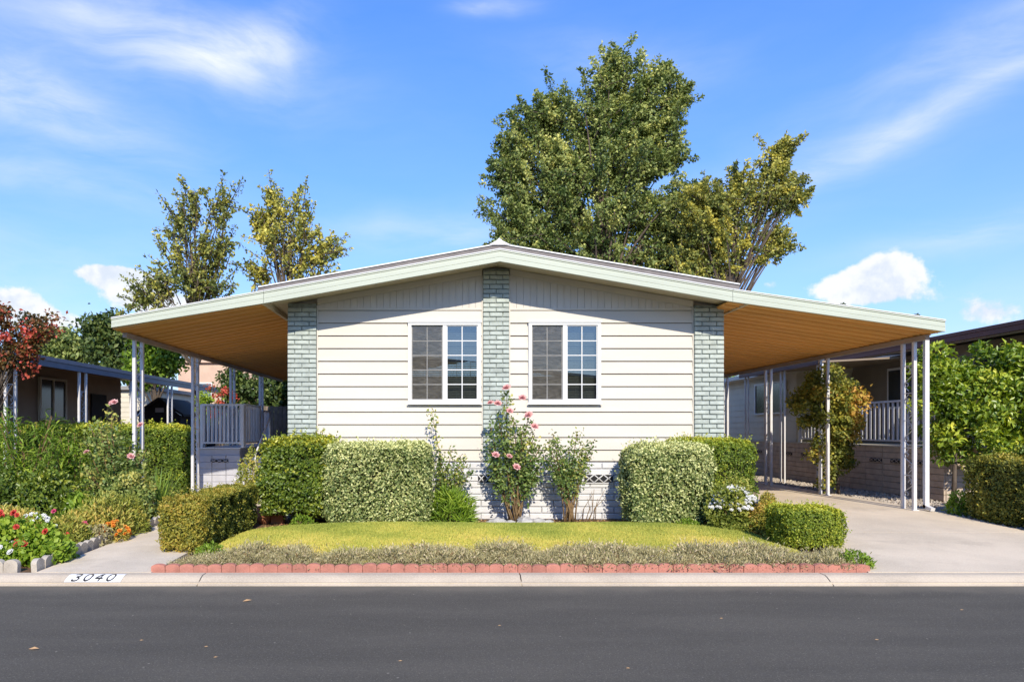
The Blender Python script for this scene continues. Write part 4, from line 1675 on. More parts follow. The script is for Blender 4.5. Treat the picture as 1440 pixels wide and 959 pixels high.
oval = [(.5 + .42 * math.cos(a), .5 + .42 * math.sin(a)) for a in [2 * PI * k / 18 for k in range(19)]]
three = [(.10, .80), (.28, .92), (.60, .94), (.82, .82), (.80, .64), (.60, .54), (.42, .52), (.66, .48), (.88, .34), (.84, .16), (.60, .06), (.28, .07), (.08, .20)]
four = [[(.66, .06), (.66, .94), (.06, .36), (.95, .36)]]
dg = [[three], [oval], four, [oval]]
for k, pl in enumerate(dg):
    digit(pl, xa + .055 + .117 * k, .078, M['ink'])

# ================================================================== GARDEN
hedge('variegated_hedge', 'tall clipped variegated hedge beneath the window next to the dark green shrub', 'hedge', -1.92, -.28, 10.35, 11.32, .02, 1.30, M['l_varieg'], 46000, .044, 9, .40, .34, .05, lumpf=5, thick=.17, loose=.01, shoots=90)
hedge('dark_green_shrub', 'dark glossy green shrub at the house corner by the porch steps', 'shrub', -2.93, -1.80, 10.45, 11.35, .12, 1.32, M['l_dark'], 26000, .055, 6, .35, .48, .12, lumpf=5, thick=.16, loose=.02)
hedge('variegated_hedge', 'clipped variegated hedge right of the rose bushes casting shadow on white skirting', 'hedge', 2.76, 4.02, 10.25, 11.1, .02, 1.27, M['l_varieg'], 40000, .044, 7, .34, .36, .06, lumpf=5, thick=.15, loose=.01)
hedge('dark_green_hedge', 'dark green clipped hedge at the driveway corner of the house', 'hedge', 3.62, 4.92, 10.75, 11.9, .02, 1.37, M['l_box'], 40000, .036, 7, .30, .36, .05, lumpf=6)
hedge('box_hedge', 'long low clipped box hedge with bronzed end beside the front walk', 'hedge', -3.50, -2.93, 8.15, 10.6, .02, .66, M['l_boxdry'], 52000, .030, 10, .36, .17, .035, dry=.10, ribs=.42, endtint=.34)
hedge('box_shrub', 'small square clipped box shrub at the edge of the driveway', 'shrub', 4.16, 4.90, 8.34, 9.0, .02, .53, M['l_box'], 26000, .026, 6.5, .30, .42, .035)
mound_plant('white_flowering_shrub', 'low shrub covered in small white flowers in front of the dark hedge', 'shrub', at(1033, 740, 9.95) * 1 - Vector((0, 0, at(1033, 740, 9.95).z)), (.40, .34), .62, M['l_yel'], 8000, .045, tint=.45, blooms=190, bloom_me=DAISY, bs=.9, bzone=.52, lump=.12)
mound_plant('bronze_shrub', 'small bronze tinged rounded shrub beside the white flowers', 'shrub', (4.52, 9.7, 0), (.25, .25), .54, M['l_boxdry'], 9000, .028, tint=.62)

# roses against the wall
b = Vector((-.02, 11.0, 0))
tips = [at(607, 577, 11.0)] + [at(a, c, 10.95) for a, c in ((620, 640), (635, 632), (648, 640), (655, 650), (662, 662), (628, 655), (640, 660), (612, 650), (650, 672), (618, 668), (634, 675))]
cane_plant('rose_bush', 'young leafy rose with one tall shoot beside the variegated hedge', 'rose bush', b, tips, M['l_rose'], .055, 120, (), None, .009, .10, tint=.55, start=.35)
mound_plant('fern_clump', 'bright lime green ferny clump under the young rose', 'plant', (.06, 10.72, 0), (.30, .22), .50, M['l_bright'], 1500, .15, aspect=.13, tint=.45, up=.8, lump=.12)
b = Vector((1.08, 10.95, 0))
tips = [at(a, c, 10.85) for a, c in ((713, 552), (690, 600), (700, 585), (722, 590), (742, 590), (735, 605), (752, 612), (688, 625), (760, 628), (705, 615), (725, 620), (748, 640), (693, 650), (765, 645), (715, 640), (735, 655), (755, 665), (700, 670))]
bl = [at(a, c, 10.70) for a, c in ((713, 546), (717, 578), (690, 567), (744, 584), (700, 568), (716, 642), (726, 657), (735, 560), (697, 640), (752, 600))]
cane_plant('rose_bush', 'tall rose bush with pink blooms against the central brick pier', 'rose bush', b, tips, M['l_rose'], .062, 190, bl, ROSE, .014, .13, tint=.5, start=.40)
b = Vector((1.95, 10.95, 0))
tips = [at(a, c, 10.85) for a, c in ((812, 607), (833, 622), (820, 625), (800, 630), (785, 630), (772, 625), (790, 645), (805, 645), (825, 640), (770, 645), (780, 660), (798, 662), (815, 660), (778, 610))]
cane_plant('rose_bush', 'leggy rose bush without blooms between the pink rose and the lattice vent', 'rose bush', b, tips, M['l_rose'], .055, 150, (), None, .013, .12, tint=.52, start=.42)
# pruned bare canes
bc = thing('bare_canes', 'cluster of dry bare canes in front of the lattice vent', 'canes', (2.25, 10.85, 0))
for k in range(7):
    a = Vector((2.2 + random.uniform(-.08, .15), 10.85 + random.uniform(-.05, .05), -.01))
    MB().tube([a, a + Vector((random.uniform(-.05, .12), 0, random.uniform(.2, .3))), a + Vector((random.uniform(-.05, .22), 0, random.uniform(.4, .6)))], [.008, .006, .003], 5).build('cane', M['cane'], bc)

# field stones at the lawn's back edge
def rock_mesh(name, seed, s=(1, 1, .6)):
    r = np.random.default_rng(seed)
    nu, nv = 9, 6
    vs, fs = [], []
    for j in range(nv + 1):
        ph = -PI / 2 + PI * j / nv
        for i in range(nu):
            th = 2 * PI * i / nu
            k = 1 + r.uniform(-.16, .16)
            vs.append((s[0] * k * math.cos(ph) * math.cos(th), s[1] * k * math.cos(ph) * math.sin(th), s[2] * k * math.sin(ph)))
    for j in range(nv):
        for i in range(nu):
            i2 = (i + 1) % nu
            fs.append((j * nu + i, j * nu + i2, (j + 1) * nu + i2, (j + 1) * nu + i))
    me = bpy.data.meshes.new(name)
    me.from_pydata(vs, [], fs)
    me.update()
    return me


for k, (px, py, w) in enumerate(((700, 729, .17), (718, 731, .11), (738, 730, .19), (757, 729, .16), (771, 731, .12), (688, 731, .10))):
    p = at(px, py + 3, 10.75)
    o = link('field_stone', rock_mesh('field_stone', k + 40, (w, w * .7, w * .52)), M['stone'], None, (p.x, 10.72, w * .2))
    o.rotation_euler = (0, 0, k)
    tag(o, 'grey field stone at the foot of the rose bushes behind the lawn', 'stone', 'stones below the roses')

# lavender strip
def lav_mesh(seed):
    r = np.random.default_rng(seed)
    n = 1500
    u = unit(r.normal(size=(n, 3)))
    u[:, 2] = np.abs(u[:, 2]) * .8 + .15
    u = unit(u)
    base = np.stack([r.normal(0, .06, n), r.normal(0, .06, n), r.uniform(0, .04, n)], 1)
    rad = r.uniform(.02, .155, n) * (1 + .35 * np.sin(u[:, 0] * 5 + seed) * np.cos(u[:, 1] * 4))
    P = base + u * rad[:, None] * np.array([[1.25, 1.1, .75]])
    D = unit(u + r.normal(size=(n, 3)) * .45 + np.array([[0, 0, .35]]))
    N = unit(r.normal(size=(n, 3)) + np.array([[0, -.5, .5]]))
    L = r.uniform(.018, .05, n)
    return leaf_mesh('foliage', P, D, N, L, L * .24, np.clip(.45 + .2 * r.normal(size=n) + .8 * (P[:, 2] - .08), 0, 1), .1, .1)


LAV = [lav_mesh(s) for s in range(6)]
for me in LAV:
    me.materials.append(M['l_lav'])
LST = MB()
for k in range(10):
    a = random.uniform(0, 6.28)
    LST.tube([(0, 0, -.01), (.06 * math.cos(a), .06 * math.sin(a), .05), (.13 * math.cos(a), .13 * math.sin(a), .08 + .05 * random.random())], [.006, .005, .003], 4)
LST = LST.mesh('woody_stems')
LST.materials.append(M['cane'])
def lav_label(xx, row):
    seg = [(-2.2, 'beside the bronzed box hedge'), (-.4, 'in line with the long variegated hedge'), (.6, 'in line with the young rose'), (1.5, 'in line with the pink rose'), (2.6, 'in line with the leggy rose'), (3.9, 'in line with the shadow casting hedge'), (9, 'by the square box shrub')]
    where = [q for lim, q in seg if xx < lim][0]
    return 'grey lavender plant ' + ('touching the red edging ' if row == 0 else 'in the middle row ' if row == 1 else 'along the lawn ') + where


x = -2.95
k = 0
while x < 4.66:
    for row in (0, 1, 2):
        yy = 7.42 + .20 * row + random.uniform(-.05, .05)
        if row == 2 and random.random() < .25:
            continue
        xx = x + random.uniform(-.06, .06) + .09 * row
        if xx > 4.40:
            continue
        lt = thing('lavender_plant', lav_label(xx, row), 'lavender', (xx, yy, .0 + .03 * row * (-2.6 < xx < 4.0)), 'lavender plants behind the red edging')
        sc = random.uniform(.55, 1.12)
        for me, nm in ((random.choice(LAV), 'foliage'), (LST, 'woody_stems')):
            o = bpy.data.objects.new(nm, me)
            COL.objects.link(o)
            o.parent = lt
            o.scale = (sc * 1.1, sc, sc * random.uniform(.85, 1.15))
            o.rotation_euler = (0, 0, random.uniform(0, 6.28))
    x += .19
    k += 1

# low weeds by the box hedge and shrub row
for (xx, yy, lab) in ((-2.75, 7.95, 'low green weeds at the foot of the bronzed box hedge'), (3.55, 10.1, 'low grey weeds under the variegated hedge near the driveway'), (-2.2, 10.35, 'small green sprout at the foot of the dark shrub'), (4.42, 7.42, 'grassy tuft at the end of the red edging by the driveway')):
    mound_plant('weed_tuft', lab, 'weeds', (xx, yy, 0), (.2, .14), .17, M['l_bright'] if yy < 10.2 or xx < 0 else M['l_lav'], 500, .05, aspect=.3, tint=.5, up=.6)
# garden hose left lying on the lawn edge
hz = [(.9 + .25 * k, 10.45 + .03 * math.sin(k), .03 + .0) for k in range(8)]
tag(MB().tube([(1.7, 10.47, .06), (2.1, 10.49, .06), (2.5, 10.46, .055), (2.9, 10.40, .045)], .011, 6).build('garden_hose', M['trim']), 'pale hose lying along the back of the lawn', 'hose')

mound_plant('twiggy_shrub', 'small twiggy yellow green shrub between porch base and dark shrub', 'shrub', (-3.78, 13.0, .1), (.28, .25), .95, M['l_yel'], 1800, .05, tint=.55, up=.6)
# --- flower bed on the left
hedge('privet_hedge', 'long clipped green hedge with sunlit top tinted yellow behind the flower bed', 'hedge', -10.4, -5.42, 14.4, 15.3, 0, 1.61, M['l_box'], 70000, .05, 8, .55, .20, .07, lumpf=4, thick=.16)  # leaf tint carries the sunlit top and the shaded front
GB = 0.02
bed = lambda px, D: Vector(((px - VX) * D / 960, D, GB))
# weeping shrub with narrow leaves
b = bed(40, 10.6)
tips = [at(random.uniform(-30, 92), random.uniform(578, 690), 10.6 + random.uniform(-.5, .4)) for k in range(46)]
cane_plant('narrow_leaf_shrub', 'airy shrub with long drooping narrow leaves at the end of the flower bed', 'shrub', b, tips, M['l_bright'], .14, 60, (), None, .012, .16, stem_mat=M['cane'], tint=.38, start=.35, aspect=.13)
mound_plant('dark_shrub', 'dark leafy shrub under the narrow leaved bush', 'shrub', bed(70, 10.0), (.62, .5), .85, M['l_dark'], 5200, .06, tint=.42)
mound_plant('dark_shrub', 'low dark shrub at the far end of the flower bed', 'shrub', bed(-2, 9.8), (.55, .5), .95, M['l_dark'], 4200, .06, tint=.36)
b = bed(165, 11.1)
tips = [at(random.uniform(112, 212), random.uniform(590, 690), 11.0 + random.uniform(-.4, .4)) for k in range(40)] + [at(157, 572, 11.0)]
bl = [at(157, 567, 10.95), at(184, 642, 10.6), at(161, 566, 10.9), at(122, 636, 10.6), at(198, 598, 10.9)]
cane_plant('rose_bush', 'pink flowered rose bush around the corner post of the porch awning', 'rose bush', b, tips, M['l_rose'], .07, 110, bl, ROSE, .012, .15, tint=.58, start=.15, bs=.85)
mound_plant('leafy_shrub', 'mid green leafy shrub between rose bush and sword leaved clump', 'shrub', bed(178, 10.5), (.5, .4), .85, M['l_rose'], 4800, .06, tint=.62)
tips = [at(random.uniform(62, 140), random.uniform(602, 690), 11.3 + random.uniform(-.5, .3)) for k in range(26)]
cane_plant('loose_shrub', 'loose light green shrub between the narrow leaved bush and the pink rose', 'shrub', bed(102, 11.3), tips, M['l_bright'], .075, 70, (), None, .01, .14, tint=.45, start=.2)
mound_plant('broad_leaf_plant', 'fresh green broad leaved plant in front of the dark shrub', 'plant', bed(108, 9.9), (.28, .25), .5, M['l_bright'], 700, .12, aspect=.35, tint=.45, up=.9)
blade_plant('sword_leaf_clump', 'tall clump of green sword shaped leaves beside the awning post', 'plant', bed(222, 11.0), 90, .95, .035, M['l_strap'], .75, tint=.55, base_r=.18)
blade_plant('sword_leaf_clump', 'smaller clump of sword shaped leaves near the bed edge', 'plant', bed(196, 10.6), 40, .6, .03, M['l_strap'], .7, tint=.45, base_r=.12)
yl = [(150, 9.3, .40, .62, .62, 'wispy yellow green plant in the middle of the flower bed'), (118, 9.0, .34, .45, .66, 'yellowing bushy plant beside the red geraniums'), (178, 9.6, .30, .50, .55, 'yellow green plant with dry tips near the scalloped edging'),
      (95, 8.5, .25, .36, .6, 'small yellow green plant close to the grey edging'), (18, 9.0, .42, .42, .72, 'pale yellow plant behind the geraniums')]
for (px, D, r_, h_, tn, lab) in yl:
    mound_plant('yellow_green_plant', lab, 'plant', bed(px, D), (r_, r_ * .9), h_, M['l_yel'], 2600, .06, aspect=.32, tint=tn, up=.8)
mound_plant('dusty_plant', 'grey green low plant behind the grey edging curve', 'plant', bed(133, 8.75), (.22, .2), .26, M['l_lav'], 900, .045, aspect=.45, tint=.4)
mound_plant('orange_flower_plant', 'clump of bright orange flowers at the scalloped edge', 'flowers', bed(160, 8.95), (.20, .17), .24, M['l_yel'], 700, .05, aspect=.3, tint=.85, blooms=34, bloom_me=ORNG, bzone=.3)
mound_plant('geranium', 'red geranium in the corner of the flower bed', 'flowers', bed(62, 7.75), (.34, .28), .33, M['l_bright'], 1500, .06, aspect=.85, tint=.5, blooms=9, bloom_me=GERA, bzone=.35)
mound_plant('geranium', 'red geranium beside the corner one along the kerb', 'flowers', bed(8, 7.9), (.36, .3), .48, M['l_bright'], 1600, .06, aspect=.85, tint=.55, blooms=11, bloom_me=GERA, bzone=.35)
mound_plant('white_flower_plant', 'white flowers between the red geraniums', 'flowers', bed(48, 8.25), (.3, .22), .42, M['l_bright'], 900, .05, aspect=.5, tint=.6, blooms=26, bloom_me=DAISY, bs=.95, bzone=.5)
mound_plant('white_flower_plant', 'low white flowers in front of the geraniums at the kerb', 'flowers', bed(4, 7.6), (.2, .18), .2, M['l_bright'], 500, .05, aspect=.6, tint=.6, blooms=9, bloom_me=DAISY, bs=1.2, bzone=.5)
b = bed(76, 9.0)
cane_plant('magenta_flower', 'single magenta bloom on a tall stem behind the geraniums', 'flowers', b, [at(76, 722, 9.0), at(70, 740, 9.0)], M['l_bright'], .05, 30, [at(76, 719, 8.95), at(72, 749, 8.9), at(118, 737, 8.8)], MAGE, .006, .06, tint=.5)
for (xx, yy, r_, h_, mt, lab) in ((-7.9, 9.2, .6, .7, 'l_bright', 'leafy green shrub beyond the geraniums'), (-8.8, 10.6, .7, 1.0, 'l_rose', 'rounded shrub in front of the long clipped hedge'), (-7.9, 12.3, .6, .8, 'l_dark', 'dark shrub near the red leaved tree'), (-9.6, 8.6, .6, .6, 'l_yel', 'pale low shrub along the kerb beyond the flower bed')):
    mound_plant('garden_shrub', lab, 'shrub', (xx, yy, 0), (r_, r_), h_, M[mt], 3500, .06, tint=.5)
# litter of low ground cover in the bed
n = 9000
P = np.stack([RNG.uniform(-7.5, -4.5, n), RNG.uniform(7.35, 12.5, n), np.full(n, -.008)], 1)
keep = wob(P, 2.2, 12) > -.1
P = P[keep]
n = len(P)
D = unit(RNG.normal(size=(n, 3)) * np.array([[1, 1, .35]]) + np.array([[0, 0, .35]]))
lt = link('leaf_litter', leaf_mesh('leaf_litter', P, D, unit(RNG.normal(size=(n, 3)) + np.array([[0, 0, 1.5]])), RNG.uniform(.02, .07, n), RNG.uniform(.015, .03, n), RNG.random(n)), M['l_dry'])
tag(lt, 'dry leaf litter on the flower bed soil', 'leaf litter', kind='stuff')
n = 5000
P = np.stack([RNG.uniform(-2.9, 4.7, n), RNG.uniform(10.3, 11.4, n), np.full(n, -.006)], 1)
D = unit(RNG.normal(size=(n, 3)) * np.array([[1, 1, .3]]) + np.array([[0, 0, .2]]))
lt = link('leaf_litter', leaf_mesh('leaf_litter', P, D, unit(RNG.normal(size=(n, 3)) + np.array([[0, 0, 1.5]])), RNG.uniform(.015, .05, n), RNG.uniform(.01, .025, n), RNG.random(n)), M['l_dry'])
tag(lt, 'dry leaf litter along the foot of the house', 'leaf litter', kind='stuff')

# fallen leaves on the asphalt
for px, py in ((341, 846), (40, 913), (287, 910), (196, 901), (300, 925), (700, 880), (1012, 870), (1230, 900), (560, 930), (880, 940), (1350, 858)):
    D = (EYE - KZ) * 960 / (py - VY)
    p = at(px, py, D)
    big = py < 850 or px == 40
    L_ = .085 if big else .03
    a = random.uniform(-.4, .4)
    me = leaf_mesh('fallen_leaf', np.array([[0, 0, 0.]]), np.array([[math.cos(a), math.sin(a), .12]]), np.array([[0, -.3, 1.]]), L_, L_ * .38, np.array([.9]), .12, .05)
    o = link('fallen_leaf', me, M['l_dry'], None, (p.x, D, KZ + .006))
    tag(o, 'dry leaf lying on the asphalt road', 'leaf', 'fallen leaves on the road')

# ================================================================== RIGHT NEIGHBOUR
nh = thing('neighbour_house', 'neighbouring house with maroon edged awning and tan block deck base beyond the carport', 'house', (11, 16, 0))
DX = 9.39
SK0, SK1 = 12.9, 26.0
gz = .14
wtop = 1.165
base = box('deck_base', M['tan_joint'], nh, DX + .02, 14.5, SK0 + .02, SK1, 0, wtop - .03)
bm_l = chamfer_box_mesh('block', .60, .04, .118, .008, .002, 11)
bm_l.materials.append(M['tan_block'])
bm_f = bm_l
nrow = 8
for r in range(nrow):
    z = gz + .004 + .125 * r + .06
    for i in range(18):
        y = SK0 + .31 + .61 * i
        o = link('block', bm_l, None, base, (DX + .008, y, z))
        o.rotation_euler = (0, 0, -PI / 2)
    for i in range(8):
        o = link('block', bm_l, None, base, (DX + .32 + .61 * i, SK0 + .008, z))
box('deck_edge', M['beige_siding'], nh, DX - .03, 14.5, SK0 - .03, SK1, wtop - .028, wtop)
for D in (13.4, 14.05, 14.75, 17.7, 18.6, 20.4):
    v = box('vent', M['dark'], nh, DX - .022, DX - .0125, D, D + .42, .80, .88)
    mb = MB()
    for i in range(3):
        a = D + .14 * i
        mb.tube([(DX - .026, a, .80), (DX - .026, a + .14, .88)], .008, 4)
        mb.tube([(DX - .026, a, .88), (DX - .026, a + .14, .80)], .008, 4)
    mb.build('lattice', M['tan_block'], v)
picket_rail(nh, (DX + .05, SK0 + .1, 0), (DX + .05, 18.3, 0), wtop + .002, 2.10, 34, M['white_metal'], .045)
picket_rail(nh, (DX + .12, SK0 + .06, 0), (11.5, SK0 + .06, 0), wtop + .002, 2.10, 12, M['white_metal'], .045)
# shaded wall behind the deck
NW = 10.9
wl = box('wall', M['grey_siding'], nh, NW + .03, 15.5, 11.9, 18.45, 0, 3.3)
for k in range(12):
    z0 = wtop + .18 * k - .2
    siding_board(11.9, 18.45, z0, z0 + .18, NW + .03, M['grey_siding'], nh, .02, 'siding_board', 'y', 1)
dw = box('window', M['white'], nh, NW - .03, NW - .001, 15.6, 16.9, 2.0, 3.0)
box('pane', M['dark_glass'], dw, NW - .036, NW - .031, 15.66, 16.84, 2.06, 2.94)
dw = box('door', M['dark'], nh, NW - .03, NW - .001, 13.2, 14.1, wtop + .01, 3.1)
# projecting room with window at the back of the deck
box('room_wall', M['beige_siding'], nh, DX + .06, 15.5, 18.5, 25.5, wtop, 3.05)
for k in range(10):
    z0 = wtop + .01 + .185 * k
    siding_board(18.5, 25.5, z0, z0 + .185, DX + .06, M['beige_siding'], nh, .018, 'siding_board', 'y', 1)
for k in range(10):
    z0 = wtop + .01 + .185 * k
    siding_board(DX + .06, NW, z0, z0 + .185, 18.5, M['beige_siding'], nh, .018, 'siding_board', 'x')
ww = MB().box(DX - .02, DX + .035, 19.0, 20.9, 1.95, 1.99).box(DX - .02, DX + .035, 19.0, 20.9, 2.83, 2.88).box(DX - .02, DX + .035, 19.0, 19.06, 1.99, 2.83).box(DX - .02, DX + .035, 20.84, 20.9, 1.99, 2.83).box(DX - .02, DX + .035, 19.92, 19.98, 1.99, 2.83).build('window', M['white'], nh)
for a, b in ((19.06, 19.92), (19.98, 20.84)):
    box('pane', M['dark_glass'], ww, DX + .005, DX + .009, a, b, 1.99, 2.83)
    box('pane_backing', M['dark'], ww, DX + .022, DX + .026, a, b, 1.99, 2.83)
box('eave', M['trim'], nh, DX - .35, 15.5, 18.42, 25.6, 3.05, 3.17)
# roof edge in maroon, and a lower deck awning on posts
AX = 10.15
MB().hexa([(AX + .04, 11.9, 3.36), (17, 11.9, 3.9), (17, 18.4, 3.9), (AX + .04, 18.4, 3.36), (AX + .04, 11.9, 3.40), (17, 11.9, 3.94), (17, 18.4, 3.94), (AX + .04, 18.4, 3.40)]).build('roof', M['under_awning'], nh)
MB().box(AX, AX + .038, 11.9, 18.4, 3.27, 3.37).box(AX - .018, AX + .038, 11.9, 18.4, 3.372, 3.44).build('roof_fascia', M['maroon'], nh)
MB().box(AX + .05, AX + .16, 11.95, 18.3, 3.24, 3.355).build('roof_beam', M['under_awning'], nh)
MB().hexa([(8.52, 15.6, 3.03), (10.9, 15.6, 3.16), (10.9, 19.9, 3.16), (8.52, 19.9, 3.03), (8.52, 15.6, 3.07), (10.9, 15.6, 3.20), (10.9, 19.9, 3.20), (8.52, 19.9, 3.07)]).build('deck_awning', M['under_awning'], nh)
MB().box(8.48, 8.518, 15.6, 19.9, 2.99, 3.09).build('deck_awning_fascia', M['maroon'], nh)
for D in (15.65, 17.4, 19.5):
    scroll_post(nh, 8.58, D, .12, 3.028, .2, .035, M['white_metal'], scrolls=False)
mb = MB().box(NW + 1.5, 20, 18.45, 26, 3.17, 4.0)
mb.build('upper_roof', M['grey_roof'], nh)

# gravel strip between driveway and the deck
gv = MB()
vs = [(8.06, 9.2, drive_z(9.2) - .03), (9.38, 9.2, drive_z(9.2) - .03), (9.38, 24, .13), (8.06, 24, .13)]
struct(MB().add([(8.06, 9.2, .06), (DX + .01, 9.2, .06), (DX + .01, 11.3, .13), (8.06, 11.3, .13), (DX + .01, 24, .135), (8.06, 24, .135)], [(0, 1, 2, 3), (3, 2, 4, 5)]).build('gravel_bed', M['soil']))
n = 5200
x = RNG.uniform(8.07, DX - .02, n)
y = RNG.uniform(9.6, 22, n)
sz = RNG.uniform(.012, .045, n)
base_v = np.array([(1, 0, 0), (-.5, .87, 0), (-.5, -.87, 0), (0, 0, .8), (0, 0, -.5)])
base_f = np.array([(0, 1, 3), (1, 2, 3), (2, 0, 3)])
ang = RNG.uniform(0, 6.28, n)
ca, sa = np.cos(ang), np.sin(ang)
V = base_v[None] * sz[:, None, None] * RNG.uniform(.7, 1.3, (n, 5, 3))
Vx = V[:, :, 0] * ca[:, None] - V[:, :, 1] * sa[:, None] + x[:, None]
Vy = V[:, :, 0] * sa[:, None] + V[:, :, 1] * ca[:, None] + y[:, None]
gzv = np.where(y < 11.3, .06 + (y - 9.2) / 2.1 * .07, .133)
Vz = V[:, :, 2] + gzv[:, None]
VV = np.stack([Vx, Vy, Vz], 2).reshape(-1, 3)
FF = (base_f[None] + np.arange(n)[:, None, None] * 5).reshape(-1, 3)
me = bpy.data.meshes.new('gravel')
me.from_pydata(VV.tolist(), [], FF.tolist())
me.update()
tag(link('gravel', me, M['gravel']), 'loose pale gravel between the driveway and the tan deck base', 'gravel', kind='stuff')

# broad-leaved shrub tree by the corner of the deck
tree('citrus_tree', 'bushy broad leaved tree with glossy leaves at the corner of the neighbouring deck', [(1385, 560, 75, 60), (1330, 560, 38, 55), (1400, 520, 60, 36), (1370, 625, 60, 45), (1320, 520, 22, 30), (1440, 560, 60, 70), (1345, 600, 40, 40)], 12.2, 1340, M['l_citrus'], 150, 100, .21, .105, R0=.05, seed=21, tint=.52, tvar=.13, droop=.05, ground=.12, nl=26, aspect=.46, trunk_top=(9.1, 12.2, 1.35))
tree('trained_vine', 'round topped vine shrub trained on the neighbouring awning post, partly browned', [(1166, 558, 46, 40), (1142, 572, 26, 38), (1194, 582, 24, 42), (1170, 590, 40, 40), (1185, 630, 16, 24), (1156, 628, 14, 24), (1160, 660, 8, 26), (1190, 655, 8, 22)], 14.3, 1180, M['l_boxdry'], 170, 110, .16, .07, R0=.03, seed=5, cat='vine', tint=.52, tvar=.12, ground=.12, nl=16,
     tintfn=lambda P: np.where((P[:, 0] > (1184 - VX) / 960 * 14.3 + .12 * wob(P, 5, 2)) & (P[:, 2] > 1.25) & (P[:, 2] < 2.4), .30, -.16))
hedge('boundary_hedge', 'clipped hedge with rusty end at the driveway edge below the broad leaved tree', 'hedge', 8.10, 9.1, 9.0, 10.85, .05, 1.12, M['l_boxdry'], 36000, .04, 5, .25, .30, .07, lumpf=4, dry=.3, thick=.14, loose=.015)
hedge('boundary_hedge', 'taller leafy hedge behind the rusty clipped hedge beside the driveway', 'hedge', 8.55, 9.9, 8.6, 10.6, .05, 1.38, M['l_dark'], 26000, .05, 4, .3, .45, .09, lumpf=4, thick=.16, loose=.02)
mound_plant('green_tuft', 'bright green tuft at the foot of the boundary hedge', 'plant', (8.22, 11.0, .13), (.16, .14), .35, M['l_bright'], 700, .06, aspect=.4, tint=.5, up=.6)
blade_plant('potted_palm', 'spiky leaved palm on the neighbouring deck in front of the window', 'plant', (9.75, 17.9, 1.17), 34, 1.35, .05, M['l_strap'], .9, tint=.15, base_r=.03)
hedge('end_hedge', 'dark hedge closing the far end of the driveway', 'hedge', 4.4, 9.3, 30.3, 31.5, 0, 2.2, M['l_deep'], 16000, .12, 7, .2, .5, .1, thick=.2)
tree('far_shrub', 'green shrub behind the far end of the driveway', [(1022, 560, 10, 40), (1035, 590, 14, 26)], 27.5, 1026, M['l_bright'], 26, 60, .35, .12, R0=.05, seed=8, cat='shrub', tint=.4)

# ================================================================== LEFT NEIGHBOUR
ln = thing('neighbour_house', 'brown sided house with slate blue edged awning on white posts beyond the hedge', 'house', (-11, 18, 0))
EX = -8.72
MB().box(EX - .04, EX, 13.3, 26, 2.87, 3.0).box(EX - .04, EX + .02, 13.3, 26, 3.002, 3.09).build('awning_fascia', M['navy'], ln)
MB().box(-11.2, EX - .05, 13.3, 13.34, 2.87, 3.09).build('awning_front_edge', M['navy'], ln)
MB().hexa([(-11.3, 13.34, 3.22), (EX - .045, 13.34, 2.98), (EX - .045, 26, 2.98), (-11.3, 26, 3.22), (-11.3, 13.34, 3.26), (EX - .045, 13.34, 3.03), (EX - .045, 26, 3.03), (-11.3, 26, 3.26)]).build('awning', M['brown_siding'], ln)
for D in (13.55, 16.25, 18.9, 21.4, 24.0):
    scroll_post(ln, EX - .06, D, 0, 2.868, .30, .05, M['white_metal'])
box('wall', M['brown_siding'], ln, -16, -11.03, 15.0, 23.0, 0, 3.22)
for k in range(16):
    z0 = .1 + .19 * k
    siding_board(15.0, 23.0, z0, z0 + .19, -11.03, M['brown_siding'], ln, .02, 'siding_board', 'y', -1)
lw = MB().box(-11.0, -10.93, 18.3, 19.6, 2.86, 2.92).box(-11.0, -10.93, 18.3, 19.6, 1.75, 1.82).box(-11.0, -10.93, 18.3, 18.37, 1.82, 2.86).box(-11.0, -10.93, 19.53, 19.6, 1.82, 2.86).box(-11.0, -10.93, 18.92, 18.97, 1.82, 2.86).build('window', M['beige_siding'], ln)
for a, b in ((18.37, 18.92), (18.97, 19.53)):
    box('pane', M['dark_glass'], lw, -10.97, -10.966, a, b, 1.82, 2.86)
    box('pane_backing', M['dark'], lw, -11.0, -10.99, a, b, 1.82, 2.86)
box('door', M['shed_dark'], ln, -10.99, -10.95, 21.0, 21.9, .3, 2.6)
MB().hexa([(-16, 14.6, 3.26), (-11.1, 14.6, 3.26), (-11.1, 23.4, 3.26), (-16, 23.4, 3.26), (-16, 14.6, 3.9), (-11.2, 14.6, 3.3), (-11.2, 23.4, 3.3), (-16, 23.4, 3.9)]).build('roof', M['grey_roof'], ln)
# pale sided house further back
lp = thing('pale_house', 'pale sided building behind the slate blue awning', 'building', (-12.5, 28, 0))
box('wall', M['beige_siding'], lp, -18, -12.2, 27.6, 33, 0, 3.1)
for k in range(12):
    z0 = .6 + .2 * k
    siding_board(-18, -12.2, z0, z0 + .2, 27.6, M['beige_siding'], lp, .02)
box('roof', M['grey_roof'], lp, -18.2, -12.0, 27.4, 33.2, 3.1, 3.25)
